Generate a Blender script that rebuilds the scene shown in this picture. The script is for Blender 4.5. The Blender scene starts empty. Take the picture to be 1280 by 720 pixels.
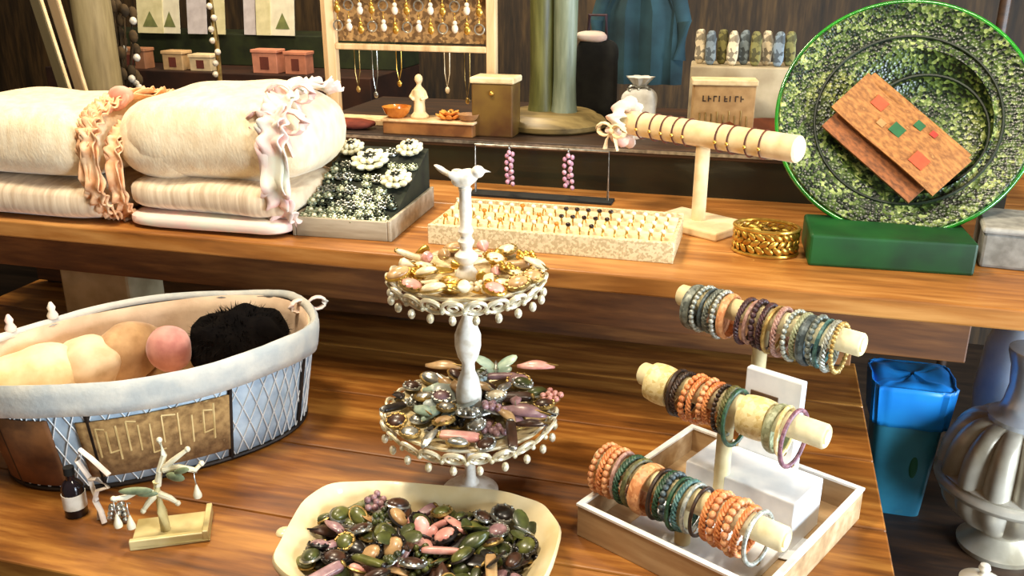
import bpy, math, random
from mathutils import Vector, Matrix, Euler, noise
random.seed(11)
PI = math.pi
S = bpy.context.scene
COL = S.collection
# ---------------------------------------------------------------- camera maths
F = 1130.0; PITCH = math.radians(20); YAW = math.radians(15.5); CZ = 1.41
def ray(px, py):
    u = (px-640)/F; v = (360-py)/F
    d = (u, math.cos(PITCH)+v*math.sin(PITCH), -math.sin(PITCH)+v*math.cos(PITCH))
    c, s = math.cos(YAW), math.sin(YAW)
    return Vector((c*d[0]-s*d[1], s*d[0]+c*d[1], d[2]))
def at(px, py, z):
    d = ray(px, py); t = (z-CZ)/d.z
    return Vector((d.x*t, d.y*t, z))
def aty(px, py, Y):
    d = ray(px, py); t = Y/d.y
    return Vector((d.x*t, Y, CZ+d.z*t))
TZ = .75      # table top
SZ = .99      # shelf top
# ---------------------------------------------------------------- materials
MATS = {}
def lin(c):
    return tuple(((x/255)/12.92 if x/255 <= .04045 else ((x/255+.055)/1.055)**2.4) for x in c)
def mat(name, c1, c2=None, rough=.6, metal=0, scale=30, stretch=(1,1,1), bump=.0, bscale=None, kind='noise', trans=0, sheen=0, lo=.35, hi=.65, c3=None, coat=0, bdist=.002, alpha=1, sss=0):
    if name in MATS: return MATS[name]
    m = bpy.data.materials.new(name); m.use_nodes = True
    nt = m.node_tree; N = nt.nodes; L = nt.links
    b = N['Principled BSDF']
    b.inputs['Roughness'].default_value = rough
    b.inputs['Metallic'].default_value = metal
    b.inputs['Transmission Weight'].default_value = trans
    b.inputs['Coat Weight'].default_value = coat
    if sheen: b.inputs['Sheen Weight'].default_value = sheen
    if alpha < 1: b.inputs['Alpha'].default_value = alpha
    if c2 is None: c2 = tuple(max(0, int(x*.86)) for x in c1)
    tc = N.new('ShaderNodeTexCoord'); mp = N.new('ShaderNodeMapping')
    mp.inputs['Scale'].default_value = stretch
    L.new(tc.outputs['Object'], mp.inputs['Vector'])
    if kind == 'noise':
        t = N.new('ShaderNodeTexNoise'); t.inputs['Scale'].default_value = scale; t.inputs['Detail'].default_value = 6
        fo = t.outputs['Fac']
    elif kind == 'voronoi':
        t = N.new('ShaderNodeTexVoronoi'); t.inputs['Scale'].default_value = scale
        fo = t.outputs['Distance']
    elif kind == 'cell':
        t = N.new('ShaderNodeTexVoronoi'); t.inputs['Scale'].default_value = scale
        sp = N.new('ShaderNodeSeparateColor'); L.new(t.outputs['Color'], sp.inputs[0]); fo = sp.outputs[0]
    elif kind == 'wave':
        t = N.new('ShaderNodeTexWave'); t.inputs['Scale'].default_value = scale
        t.inputs['Distortion'].default_value = 3; t.inputs['Detail'].default_value = 3
        fo = t.outputs['Fac']
    L.new(mp.outputs['Vector'], t.inputs['Vector'])
    r = N.new('ShaderNodeValToRGB')
    r.color_ramp.elements[0].position = lo; r.color_ramp.elements[1].position = hi
    r.color_ramp.elements[0].color = (*lin(c1), 1); r.color_ramp.elements[1].color = (*lin(c2), 1)
    if c3:
        e = r.color_ramp.elements.new(min(1, hi+.15)); e.color = (*lin(c3), 1)
    L.new(fo, r.inputs['Fac']); L.new(r.outputs['Color'], b.inputs['Base Color'])
    if bump:
        bn = N.new('ShaderNodeBump'); bn.inputs['Strength'].default_value = bump; bn.inputs['Distance'].default_value = bdist
        if bscale:
            t2 = N.new('ShaderNodeTexNoise'); t2.inputs['Scale'].default_value = bscale; t2.inputs['Detail'].default_value = 4
            L.new(mp.outputs['Vector'], t2.inputs['Vector']); L.new(t2.outputs['Fac'], bn.inputs['Height'])
        else: L.new(fo, bn.inputs['Height'])
        L.new(bn.outputs['Normal'], b.inputs['Normal'])
    MATS[name] = m
    return m
def wood(name, dark, mid, light, along='x', rough=.42, sc=9, coat=.15):
    if name in MATS: return MATS[name]
    m = bpy.data.materials.new(name); m.use_nodes = True
    nt = m.node_tree; N = nt.nodes; L = nt.links; b = N['Principled BSDF']
    b.inputs['Roughness'].default_value = rough; b.inputs['Coat Weight'].default_value = coat; b.inputs['Coat Roughness'].default_value = .35
    tc = N.new('ShaderNodeTexCoord'); mp = N.new('ShaderNodeMapping')
    mp.inputs['Scale'].default_value = {'x': (.12, 1, 1), 'y': (1, .12, 1), 'z': (1, 1, .12)}[along]
    L.new(tc.outputs['Object'], mp.inputs['Vector'])
    n1 = N.new('ShaderNodeTexNoise'); n1.inputs['Scale'].default_value = sc*1.6; n1.inputs['Detail'].default_value = 8; n1.inputs['Roughness'].default_value = .6; n1.inputs['Distortion'].default_value = .6
    n2 = N.new('ShaderNodeTexNoise'); n2.inputs['Scale'].default_value = sc*9; n2.inputs['Detail'].default_value = 5
    L.new(mp.outputs['Vector'], n1.inputs['Vector']); L.new(mp.outputs['Vector'], n2.inputs['Vector'])
    mx = N.new('ShaderNodeMath'); mx.operation = 'MULTIPLY_ADD'; mx.inputs[1].default_value = .35
    L.new(n2.outputs['Fac'], mx.inputs[0]); 
    m2 = N.new('ShaderNodeMath'); m2.operation = 'MULTIPLY'; m2.inputs[1].default_value = .68
    L.new(n1.outputs['Fac'], m2.inputs[0]); L.new(m2.outputs[0], mx.inputs[2])
    r = N.new('ShaderNodeValToRGB'); e = r.color_ramp.elements
    e[0].position = .36; e[0].color = (*lin(dark), 1); e[1].position = .66; e[1].color = (*lin(light), 1)
    q = e.new(.5); q.color = (*lin(mid), 1)
    L.new(mx.outputs[0], r.inputs['Fac']); L.new(r.outputs['Color'], b.inputs['Base Color'])
    bn = N.new('ShaderNodeBump'); bn.inputs['Strength'].default_value = .35; bn.inputs['Distance'].default_value = .002
    L.new(mx.outputs[0], bn.inputs['Height']); L.new(bn.outputs['Normal'], b.inputs['Normal'])
    MATS[name] = m
    return m
# ---------------------------------------------------------------- mesh builder
class MB:
    def __init__(s): s.v = []; s.f = []
    def add(s, vs, fs, M=None):
        o = len(s.v)
        s.v += [tuple(M @ Vector(p)) if M is not None else tuple(p) for p in vs]
        s.f += [tuple(i+o for i in f) for f in fs]
        return s
    def box(s, c, d, rz=0, M=None):
        x, y, z = d[0]/2, d[1]/2, d[2]/2
        vs = [(-x,-y,-z),(x,-y,-z),(x,y,-z),(-x,y,-z),(-x,-y,z),(x,-y,z),(x,y,z),(-x,y,z)]
        T = Matrix.Translation(c) @ Matrix.Rotation(rz, 4, 'Z')
        if M is not None: T = T @ M
        return s.add(vs, [(0,3,2,1),(4,5,6,7),(0,1,5,4),(1,2,6,5),(2,3,7,6),(3,0,4,7)], T)
    def grid(s, rows, closeu=False, closev=False, M=None):
        n = len(rows); m = len(rows[0]); vs = [p for r in rows for p in r]; fs = []
        for i in range(n if closeu else n-1):
            for j in range(m if closev else m-1):
                a = i*m+j; b = i*m+(j+1) % m; c = ((i+1) % n)*m+(j+1) % m; d = ((i+1) % n)*m+j
                fs.append((a, b, c, d))
        return s.add(vs, fs, M)
    def lathe(s, prof, n=32, c=(0,0,0), M=None, mod=None, sx=1, sy=1):
        rows = []
        for i, (r, z) in enumerate(prof):
            row = []
            for k in range(n):
                t = 2*PI*k/n; q = r*(mod(t, i) if mod else 1)
                row.append((q*math.cos(t)*sx, q*math.sin(t)*sy, z))
            rows.append(row)
        T = Matrix.Translation(c)
        if M is not None: T = T @ M
        s.grid(rows, closev=True, M=T)
        o = len(s.v)-n*len(prof)
        if prof[0][0] > 1e-6: s.f.append(tuple(o+k for k in range(n))[::-1])
        if prof[-1][0] > 1e-6: s.f.append(tuple(o+n*(len(prof)-1)+k for k in range(n)))
        return s
    def cyl(s, p0, p1, r0, r1=None, n=14):
        p0 = Vector(p0); p1 = Vector(p1); r1 = r0 if r1 is None else r1
        d = p1-p0; q = d.to_track_quat('Z', 'Y').to_matrix().to_4x4()
        return s.lathe([(r0, 0), (r1, d.length)], n, M=Matrix.Translation(p0) @ q)
    def sph(s, c, r, nu=12, nv=8, M=None):
        if not hasattr(r, '__len__'): r = (r, r, r)
        rows = []
        for i in range(nv+1):
            a = -PI/2+PI*i/nv
            rows.append([(r[0]*math.cos(a)*math.cos(2*PI*k/nu), r[1]*math.cos(a)*math.sin(2*PI*k/nu), r[2]*math.sin(a)) for k in range(nu)])
        T = Matrix.Translation(c)
        if M is not None: T = T @ M
        return s.grid(rows, closev=True, M=T)
    def torus(s, c, R, r, M=None, n=28, m=8, rx=None):
        rx = rx or r; rows = []
        for i in range(n):
            t = 2*PI*i/n
            rows.append([((R+r*math.cos(a))*math.cos(t), (R+r*math.cos(a))*math.sin(t), rx*math.sin(a)) for a in [2*PI*j/m for j in range(m)]])
        T = Matrix.Translation(c)
        if M is not None: T = T @ M
        return s.grid(rows, True, True, T)
    def tube(s, pts, r, n=8, closed=False, flat=1):
        pts = [Vector(p) for p in pts]; rows = []; N = len(pts)
        up = Vector((0, 0, 1))
        for i, p in enumerate(pts):
            a = pts[(i-1) % N] if (closed or i) else p; b = pts[(i+1) % N] if (closed or i < N-1) else p
            d = (b-a).normalized()
            x = d.cross(up)
            if x.length < .05: x = d.cross(Vector((0, 1, 0)))
            x.normalize(); y = x.cross(d)
            rr = r[i] if hasattr(r, '__len__') else r
            rows.append([tuple(p+x*rr*math.cos(2*PI*k/n)+y*rr*flat*math.sin(2*PI*k/n)) for k in range(n)])
        s.grid(rows, closeu=closed, closev=True)
        if not closed:
            o = len(s.v)-n*N
            s.f.append(tuple(o+k for k in range(n))[::-1]); s.f.append(tuple(o+n*(N-1)+k for k in range(n)))
        return s
    def prism(s, pts, z0, z1, M=None):
        n = len(pts)
        return s.add([(x, y, z0) for x, y in pts]+[(x, y, z1) for x, y in pts],
                     [tuple(range(n))[::-1], tuple(range(n, 2*n))]+[(k, (k+1) % n, n+(k+1) % n, n+k) for k in range(n)], M)
    def cushion(s, c, d, ex=.35, ez=.7, amp=.004, fr=14, nu=56, nv=20, M=None, seed=0):
        rows = []; sg = lambda v, e: math.copysign(abs(v)**e, v)
        for i in range(nv+1):
            a = -PI/2+PI*i/nv; row = []
            for k in range(nu):
                t = 2*PI*k/nu
                p = Vector((d[0]*sg(math.cos(a), ez)*sg(math.cos(t), ex), d[1]*sg(math.cos(a), ez)*sg(math.sin(t), ex), d[2]*sg(math.sin(a), ez)))
                nz = noise.noise(Vector((p.x*fr+seed*7.3, p.y*fr, p.z*fr*1.3)))
                nn = Vector((p.x/d[0]**2, p.y/d[1]**2, p.z/d[2]**2)).normalized()
                p += nn*nz*amp*(1 if p.z > -d[2]*.8 else 0)
                row.append(tuple(p))
            rows.append(row)
        T = Matrix.Translation(c)
        if M is not None: T = T @ M
        return s.grid(rows, closev=True, M=T)
    def build(s, name, m, parent=None, smooth=True, bevel=0, loc=None, sub=0, remesh=0, solid=0):
        me = bpy.data.meshes.new(name); me.from_pydata(s.v, [], s.f); me.validate(); me.update()
        import bmesh
        bm = bmesh.new(); bm.from_mesh(me); bmesh.ops.remove_doubles(bm, verts=bm.verts, dist=1e-6)
        bmesh.ops.recalc_face_normals(bm, faces=bm.faces); bm.to_mesh(me); bm.free()
        o = bpy.data.objects.new(name, me); COL.objects.link(o)
        me.materials.append(m)
        if smooth:
            for p in me.polygons: p.use_smooth = True
            try: me.set_sharp_from_angle(angle=math.radians(42))
            except Exception: pass
        if remesh:
            q = o.modifiers.new('Remesh', 'REMESH'); q.mode = 'VOXEL'; q.voxel_size = remesh; q.use_smooth_shade = True
            w = o.modifiers.new('Smooth', 'SMOOTH'); w.iterations = 4
        if solid:
            q = o.modifiers.new('Solid', 'SOLIDIFY'); q.thickness = solid; q.offset = 0
        if bevel:
            q = o.modifiers.new('Bevel', 'BEVEL'); q.width = bevel; q.segments = 2; q.limit_method = 'ANGLE'
        if sub:
            q = o.modifiers.new('Sub', 'SUBSURF'); q.levels = sub; q.render_levels = sub
        if parent: o.parent = parent
        if loc is not None: o.location = loc
        return o
REG = []
def tag(o, label, cat, group=None):
    o['label'] = label; o['category'] = cat
    if group: o['group'] = group
    REG.append(o); return o
def thing(name, label, cat, loc, rz=0, group=None, rot=None):
    o = bpy.data.objects.new(name, None); COL.objects.link(o); o.empty_display_size = .02
    o.location = loc; o.rotation_euler = rot if rot is not None else (0, 0, rz)
    return tag(o, label, cat, group)
def struct(o): o['kind'] = 'structure'; return o
def copy_tree(o, loc, rot=(0,0,0), label=None, scale=1):
    c = o.copy(); COL.objects.link(c); c.location = loc; c.rotation_euler = rot; c.scale = (scale,)*3
    for ch in list(o.children):
        d = ch.copy(); COL.objects.link(d); d.parent = c
        for g in list(ch.children):
            e = g.copy(); COL.objects.link(e); e.parent = d
    if label: c['label'] = label
    REG.append(c); return c
def recolor(o, m):
    """own mesh data with another material for a copied part"""
    me = o.data.copy(); me.materials[0] = m; o.data = me
RX = lambda a: Matrix.Rotation(a, 4, 'X')
RY = lambda a: Matrix.Rotation(a, 4, 'Y')
RZ = lambda a: Matrix.Rotation(a, 4, 'Z')
TR = Matrix.Translation
# palette
M_table = wood('table_wood', (70,36,8), (134,80,26), (192,132,58))
M_shelf = wood('shelf_wood', (112,64,20), (166,106,44), (208,152,84), sc=7)
M_apron = wood('apron_wood', (60,32,12), (104,62,26), (150,98,48), rough=.6)
M_dark = wood('dark_wood', (26,16,8), (48,30,16), (80,52,28), rough=.55)
M_wall = wood('wall_wood', (26,18,8), (56,40,20), (92,68,36), along='z', rough=.7, coat=0)
M_floor = wood('floor_wood', (20,14,10), (38,28,20), (60,46,34), rough=.6, coat=0)
M_post = wood('pale_post', (92,78,46), (130,114,76), (160,144,102), along='z', rough=.7, coat=0)
M_towel = mat('cream_towel', (252,236,200), (240,216,174), rough=.95, scale=60, bump=.5, bscale=240, sheen=.3, stretch=(1,1,.5))
M_towel2 = mat('ribbed_towel', (240,220,188), (206,180,146), rough=.95, scale=24, stretch=(5,1,.4), bump=.6, sheen=.3)
M_lacepeach = mat('peach_lace', (246,208,164), (226,164,114), rough=.9, scale=50, bump=.3)
M_lacepink = mat('pink_lace', (246,206,196), (226,226,206), rough=.9, scale=24, bump=.3)
M_silver = mat('silver', (214,214,204), (150,150,142), rough=.28, metal=.85, scale=80)
M_gold = mat('gold', (230,190,90), (180,130,46), rough=.3, metal=.8, scale=60)
M_brass = mat('antique_brass', (196,164,96), (124,98,50), rough=.35, metal=.7, scale=60)
M_pearl = mat('pearl', (244,236,216), (222,208,184), rough=.25, scale=20, coat=.4)
M_white = mat('white_paint', (244,240,226), (206,198,176), rough=.5, scale=40, bump=.2)
M_cream = mat('cream_paint', (238,220,176), (214,188,136), rough=.55, scale=40)
M_creamv = mat('cream_velvet', (248,226,178), (230,200,146), rough=.85, scale=40, sheen=.3)
M_black = mat('black_velvet', (26,26,20), (14,12,10), rough=.9, scale=50)
M_kraft = mat('kraft_card', (186,150,100), (160,124,78), rough=.8, scale=50)
M_ink = mat('ink', (44,30,20), (60,44,30), rough=.8)
ALLG = {}

# ================================================================ setting
f = struct(MB().box((-.2,1.6,-.025), (7,6,.05)).build('floor', M_floor, smooth=False))
w = struct(MB().box((-.2,3.65,1.5), (7,.1,3)).build('wall_back', M_wall, smooth=False))
w = struct(MB().box((-3.75,1.6,1.5), (.1,6,3)).build('wall_left', M_wall, smooth=False))
w = struct(MB().box((3.35,1.6,1.5), (.1,6,3)).build('wall_right', M_wall, smooth=False))

# ================================================================ lower table
tb = thing('display_table', 'brown planked wooden table carrying the lower tier of the jewelry display', 'table', (-.65,1.13,0))
ys = [.692, .86, 1.03, 1.20, 1.37, 1.54]
x0, x1 = -1.5, .192
m = MB()
for a, b in zip(ys[:-1], ys[1:]):
    m.box(((x0+x1)/2+.65, (a+b)/2-1.13, TZ-.016), (x1-x0, b-a-.0022, .032))
m.build('tabletop', M_table, tb, smooth=False, bevel=.0025)
MB().box((0,-.40,TZ-.075), (1.6,.022,.085)).box((0,.38,TZ-.075), (1.6,.022,.085)).build('apron', M_apron, tb, smooth=False, bevel=.002)
for sx in (-.79, .79):
    for sy in (-.375, .355):
        MB().box((sx, sy, .357), (.06,.06,.714)).build('leg', M_dark, tb, smooth=False, bevel=.004)
# back slats under the shelf
bs = thing('slatted_backboard', 'dark horizontal slats standing on the table behind the shelf front', 'backboard', (-.65,1.51,TZ))
for z in (.035,.098,.162):
    MB().box((0,0,z), (1.66,.016,.052)).build('slat', M_apron, bs, smooth=False, bevel=.002)
for x in (-.8,0,.8):
    MB().box((x,.016,.1), (.04,.016,.2)).build('batten', M_dark, bs, smooth=False)

# ================================================================ upper shelf
sh = thing('display_shelf', 'long light brown wooden shelf running above the back of the table', 'shelf', (-.4,1.45,SZ))
MB().box((.025,-.17,-.0145), (2.05,.15,.029)).box((.025,-.0145,-.0145),(2.05,.157,.029)).box((.025,.2,-.0145),(2.05,.268,.029)).box((.025,.5,-.0145),(2.05,.328,.029)).build('shelf_board', M_shelf, sh, smooth=False, bevel=.003)
MB().box((-.15,-.17,-.068), (1.70,.024,.078)).build('apron', M_apron, sh, smooth=False, bevel=.002)
MB().box((.025,.6,-.068), (1.9,.024,.078)).build('apron', M_dark, sh, smooth=False, bevel=.002)
for x in (-.95, 1.0):
    MB().box((x,.55,-.509), (.07,.07,.96)).build('leg', M_dark, sh, smooth=False, bevel=.004)
# pale block under shelf at left
c = aty(122,350,1.32)
bk = MB().box((0,0,.105), (.15,.10,.21)).build('support_block', mat('pale_stone', (196,178,138), (150,130,90), rough=.85, scale=14, bump=.6), bevel=.006, smooth=False, loc=(c.x,1.36,TZ))
bk.data.transform(Matrix.Identity(4))
tag(bk, 'pale rough block standing on the table under the shelf, left', 'block')

# ================================================================ towel bundles
def ruffle(mb, x0, yc, zc, ry, rz, w, amp, k, t0=-.25*PI, t1=1.05*PI, lean=0, layers=2):
    for L in range(layers):
        rows = []
        n = 150
        for i in range(n+1):
            t = t0+(t1-t0)*i/n
            cy = -math.copysign(abs(math.sin(t))**.6, math.sin(t)); cz = math.copysign(abs(math.cos(t))**.6, math.cos(t))
            base = Vector((x0+lean*cz, yc+ry*cy, zc+rz*cz)); nn = Vector((0, cy/ry, cz/rz)).normalized()
            row = []
            for j in range(7):
                q = j/6-.5
                o = .004+amp*(abs(q)*2)**1.2*(1+.7*math.sin(k*t+L*1.9))+.003*noise.noise(Vector((t*9, q*5, L)))
                row.append(tuple(base+Vector((q*w*(1-.25*L)+.3*amp*math.cos(k*t*1.3+L), 0, 0))+nn*(o+L*.004)))
            rows.append(row)
        mb.grid(rows)
def bow(mb, c, s, M=None):
    c = Vector(c)
    for sg in (-1, 1):
        pts = []
        for i in range(13):
            t = i/12*2*PI
            pts.append(c+Vector((sg*s*(.55-.5*math.cos(t)), -.12*s*math.sin(t/2), s*.38*math.sin(t)+.1*s)))
        mb.tube(pts, [s*.12+s*.1*math.sin(PI*i/12) for i in range(13)], 8, flat=.5)
        mb.tube([c, c+Vector((sg*s*.35, -s*.1, -s*.5)), c+Vector((sg*s*.5, -.05*s, -s*1.1))], [s*.1, s*.14, s*.17], 8, flat=.35)
    mb.sph(c+Vector((0,-.1*s,.05*s)), (s*.2, s*.16, s*.2))
# bundle left
A = thing('towel_bundle', 'folded cream towels tied with a peach lace ruffle, at the shelf left end', 'towels', (-1.215,1.345,SZ))
MB().cushion((0,0,.066+.066), (.185,.135,.066), .4, .62, .010, 11, seed=1).build('top_fold', M_towel, A)
MB().cushion((.0,-.005,.0345), (.175,.13,.0345), .3, .55, .005, 16, seed=2).build('bottom_fold', M_towel2, A)
m = MB(); ruffle(m, .172, 0, .10, .125, .09, .034, .007, 26); ruffle(m, .158, 0, .10, .12, .092, .028, .006, 31)
m.build('lace_band', M_lacepeach, A, solid=.002)
m = MB(); m.sph((.172,-.04,.205), (.022,.018,.016)); m.torus((.172,-.05,.200), .015, .007, M=RX(.9)); m.sph((.16,-.07,.188),(.016,.012,.011)); m.build('knot', mat('pink_knot', (236,180,160), (206,138,112), rough=.9), A)
# bundle right
B = thing('towel_bundle', 'folded cream towels with pale pink lace bow, beside the brooch tray', 'towels', (-.862,1.348,SZ))
m = MB().cushion((.005,0,.149), (.172,.118,.076), .5, .7, .013, 10, seed=5)
m.cushion((-.09,.0,.135), (.085,.118,.07), .6, .8, .01, 12, seed=15)
m.build('top_fold', M_towel, B)
MB().cushion((0,-.003,.054), (.152,.116,.030), .3, .55, .006, 18, seed=6).build('middle_fold', M_towel2, B)
MB().cushion((0,-.008,.0145), (.148,.118,.0145), .25, .5, .003, 18, seed=7).build('bottom_fold', M_lacepink, B)
m = MB(); ruffle(m, .138, 0, .118, .108, .098, .05, .009, 22); m.build('lace_band', M_lacepink, B, solid=.002)
m = MB(); bow(m, (.140,-.095,.18), .045); bow(m, (.148,-.06,.220), .036); m.build('bow', mat('pink_bow', (248,220,206), (232,178,164), rough=.85), B)
m = MB(); ruffle(m, -.155, 0, .085, .108, .075, .03, .006, 24); m.build('ruffled_end', M_lacepeach, B, solid=.002)

# ================================================================ wedge tray with flower brooches
wx, wy = -.638, 1.375
wt = thing('brooch_tray', 'grey wooden wedge tray of rhinestone brooches beside the towels', 'tray', (wx,wy,SZ), math.radians(3))
M_gwood = wood('grey_wood', (120,106,84), (164,150,124), (198,186,160), rough=.6)
W2, D2 = .084, .115
ang = math.atan2(.085, 2*D2)
def wz(y): return .03+(y+D2)/(2*D2)*.085
m = MB()
m.box((0,0,.0045), (2*W2-.004,2*D2-.004,.007)); m.box((0,-D2+.0035,.016), (2*W2-.0125,.006,.032))
for sx in (-1, 1):
    m.add([(sx*W2,-D2,0),(sx*W2,D2,0),(sx*W2,D2,.036),(sx*W2,-D2,.034),(sx*(W2-.006),-D2,0),(sx*(W2-.006),D2,0),(sx*(W2-.006),D2,.036),(sx*(W2-.006),-D2,.034)],
          [(0,1,2,3),(7,6,5,4),(0,4,5,1),(1,5,6,2),(2,6,7,3),(3,7,4,0)])
m.box((0,D2-.0035,.018), (2*W2-.0125,.006,.035))
m.build('frame', M_gwood, wt, smooth=False, bevel=.0015)
m = MB(); m.add([(-W2+.006,-D2+.006,.008),(W2-.006,-D2+.006,.008),(W2-.006,D2-.006,.008),(-W2+.006,D2-.006,.008),
                 (-W2+.006,-D2+.006,wz(-D2)-.01),(W2-.006,-D2+.006,wz(-D2)-.01),(W2-.006,D2-.006,wz(D2)-.01),(-W2+.006,D2-.006,wz(D2)-.01)],
                [(0,3,2,1),(4,5,6,7),(0,1,5,4),(1,2,6,5),(2,3,7,6),(3,0,4,7)])
m.build('velvet_pad', mat('dark_green_velvet', (40,46,28), (22,26,16), rough=.9), wt, smooth=False)
def flower(name, r, mp, mc, n=8, loc=(0,0,0), rot=(0,0,0), label='', cat='brooch', group=None, h=.006):
    t = thing(name, label, cat, loc, group=group, rot=rot)
    m = MB()
    for ring, (k, rr, s) in enumerate(((n, .62, .36), (n-2, .36, .27))):
        for i in range(k):
            a = 2*PI*(i+.5*ring)/k
            m.sph((0,0,0), (r*s, r*s*.66, h*.34), 10, 6, M=TR((rr*r*math.cos(a), rr*r*math.sin(a), h*(.5+.5*ring))) @ RZ(a) @ RY(-.35))
    m.lathe([(r*.5,0),(r*.55,h*.35),(0,h*.4)], 14)
    m.build('petals', mp, t)
    m = MB(); m.sph((0,0,h*1.05), (r*.36,r*.36,h*.36), 12, 8)
    for i in range(7): m.sph((r*.30*math.cos(i*PI/3.5), r*.30*math.sin(i*PI/3.5), h*1.2), r*.08, 6, 4)
    m.build('centre', mc, t)
    return t
M_rh = mat('rhinestone_green', (176,184,156), (70,80,58), rough=.2, metal=.5, scale=120, kind='cell')
M_rhd = mat('rhinestone_dark', (70,78,62), (24,28,22), rough=.2, metal=.4, scale=160, kind='cell')
M_rhc = mat('rhinestone_cream', (248,244,216), (214,208,170), rough=.3, scale=90)
R_w = Matrix.Translation((wx,wy,SZ)) @ RZ(math.radians(3))
def on_wedge(x, y, dz=0): return R_w @ Vector((x, y, wz(y)-.0095+dz))
wrot = (ang,0,math.radians(3))
big = [(-.008,.050,.036,'large cream rhinestone flower brooch in the middle of grey wedge tray'),
       (.050,.092,.026,'cream rhinestone flower brooch at top right of grey wedge tray'),
       (-.056,.086,.025,'cream rhinestone flower brooch at top left of grey wedge tray'),
       (.056,.000,.029,'pale rhinestone flower brooch at right side of grey wedge tray')]
for x, y, r, lb in big:
    flower('flower_brooch', r, M_rhc, M_rhd, 10, on_wedge(x, y, .004), wrot, lb, group='flower brooches in the wedge tray', h=.015)
# small studs
protos = []
for k, (mm, nm) in enumerate(((M_rh,'pale grey'),(M_rhd,'dark green'),(M_silver,'silver'))):
    t = thing('stud_brooch', f'small {nm} rhinestone stud in the grey wedge tray', 'brooch', (0,0,0), group='small studs in the wedge tray')
    m = MB(); m.torus((0,0,.003), .0070, .0024, n=12, m=6)
    for i in range(7): m.sph((.0072*math.cos(i*PI/3.5), .0072*math.sin(i*PI/3.5), .005), .0025, 6, 4)
    m.build('setting', mm, t); m = MB(); m.sph((0,0,.004), (.004,.004,.0036), 8, 6); m.build('stone', (M_rhc, M_rh, M_rhd)[k], t)
    protos.append(t)
first = [True]*3
for iy in range(11):
    for ix in range(9):
        x = -.068+ix*.017+(iy % 2)*.004; y = -.100+iy*.0185
        if any(math.hypot(x-bx, y-by) < br+.003 for bx, by, br, _ in big) or abs(x) > W2-.014: continue
        if iy == 5 and ix % 2: continue
        k = random.choice((0,1,2,0,1))
        p = on_wedge(x+random.uniform(-.002,.002), y+random.uniform(-.003,.003), .0005)
        if first[k]: protos[k].location = p; protos[k].rotation_euler = wrot; first[k] = False
        else: copy_tree(protos[k], p, (wrot[0], 0, random.uniform(0,1)), scale=random.uniform(.95,1.2))

# ================================================================ ring tray
rl, rr_ = at(537,303,SZ), at(841,331,SZ)
rtc = ((rl.x+rr_.x)/2, 1.272+.072, SZ); RW = rr_.x-rl.x
rt = thing('ring_tray', 'long cream ring tray on the shelf behind the bird stand', 'tray', rtc)
M_glit = mat('cream_glitter', (232,214,170), (196,176,132), rough=.5, scale=300, kind='cell', bump=.1)
m = MB(); m.box((0,0,.006), (RW-.004,.140,.009)); m.box((0,-.069,.016), (RW,.006,.032)); m.box((0,.069,.020), (RW,.006,.040))
m.box((-RW/2+.0035,0,.0155), (.006,.1325,.031)); m.box((RW/2-.0035,0,.0155), (.006,.1325,.031))
m.build('tray_box', M_glit, rt, smooth=False, bevel=.0015)
m = MB()
rows_y = [-.0515, -.0345, -.0175, -.0005, .0165, .0335, .0505]
for i, y in enumerate(rows_y):
    m.sph((0,y,.022+i*.0012), (RW/2-.007,.0083,.009), 12, 8)
    m.v = m.v
m2 = MB()
for i, y in enumerate(rows_y):
    m2.cyl((-RW/2+.0065,y,.020+i*.0015), (RW/2-.0065,y,.020+i*.0015), .0083, n=14)
m2.build('slotted_pad', M_creamv, rt)
gm = {}
def ring_proto(label, ms, mt):
    t = thing('ring', label, 'ring', (0,0,0), group='rings in the long cream tray')
    MB().torus((0,0,0), .0088, .0012, M=RY(PI/2), n=18, m=6).build('band', mt, t)
    m = MB(); m.sph((0,0,.011), (.0042,.0038,.0036), 8, 6); m.build('stone', ms, t)
    return t
M_amber = mat('amber_stone', (226,150,60), (180,100,30), rough=.15, scale=40)
M_darkst = mat('dark_stone', (50,26,22), (22,12,12), rough=.12, scale=40)
rp = {'dark': ring_proto('gold ring with dark stone in the cream ring tray', M_darkst, M_gold),
      'pale': ring_proto('gold ring with pale stone in the cream ring tray', M_pearl, M_gold),
      'amber': ring_proto('gold ring with amber stone in the cream ring tray', M_amber, M_gold)}
used = set()
for ri, gap in enumerate((1, 3, 5)):
    yy = (rows_y[gap]+rows_y[gap-1])/2; 
    for i in range(20):
        x = -RW/2+.02+i*(RW-.04)/19
        k = 'dark' if (10 <= i <= 14 and ri > 0) or (i in (11,13) and ri == 0) else ('amber' if (i*3+ri) % 5 == 0 and i < 12 else 'pale')
        p = Vector(rtc)+Vector((x, yy, .0275+gap*.0015))
        if k not in used: rp[k].location = p; used.add(k)
        else: copy_tree(rp[k], p, (0,0,random.uniform(-.3,.3)))

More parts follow.
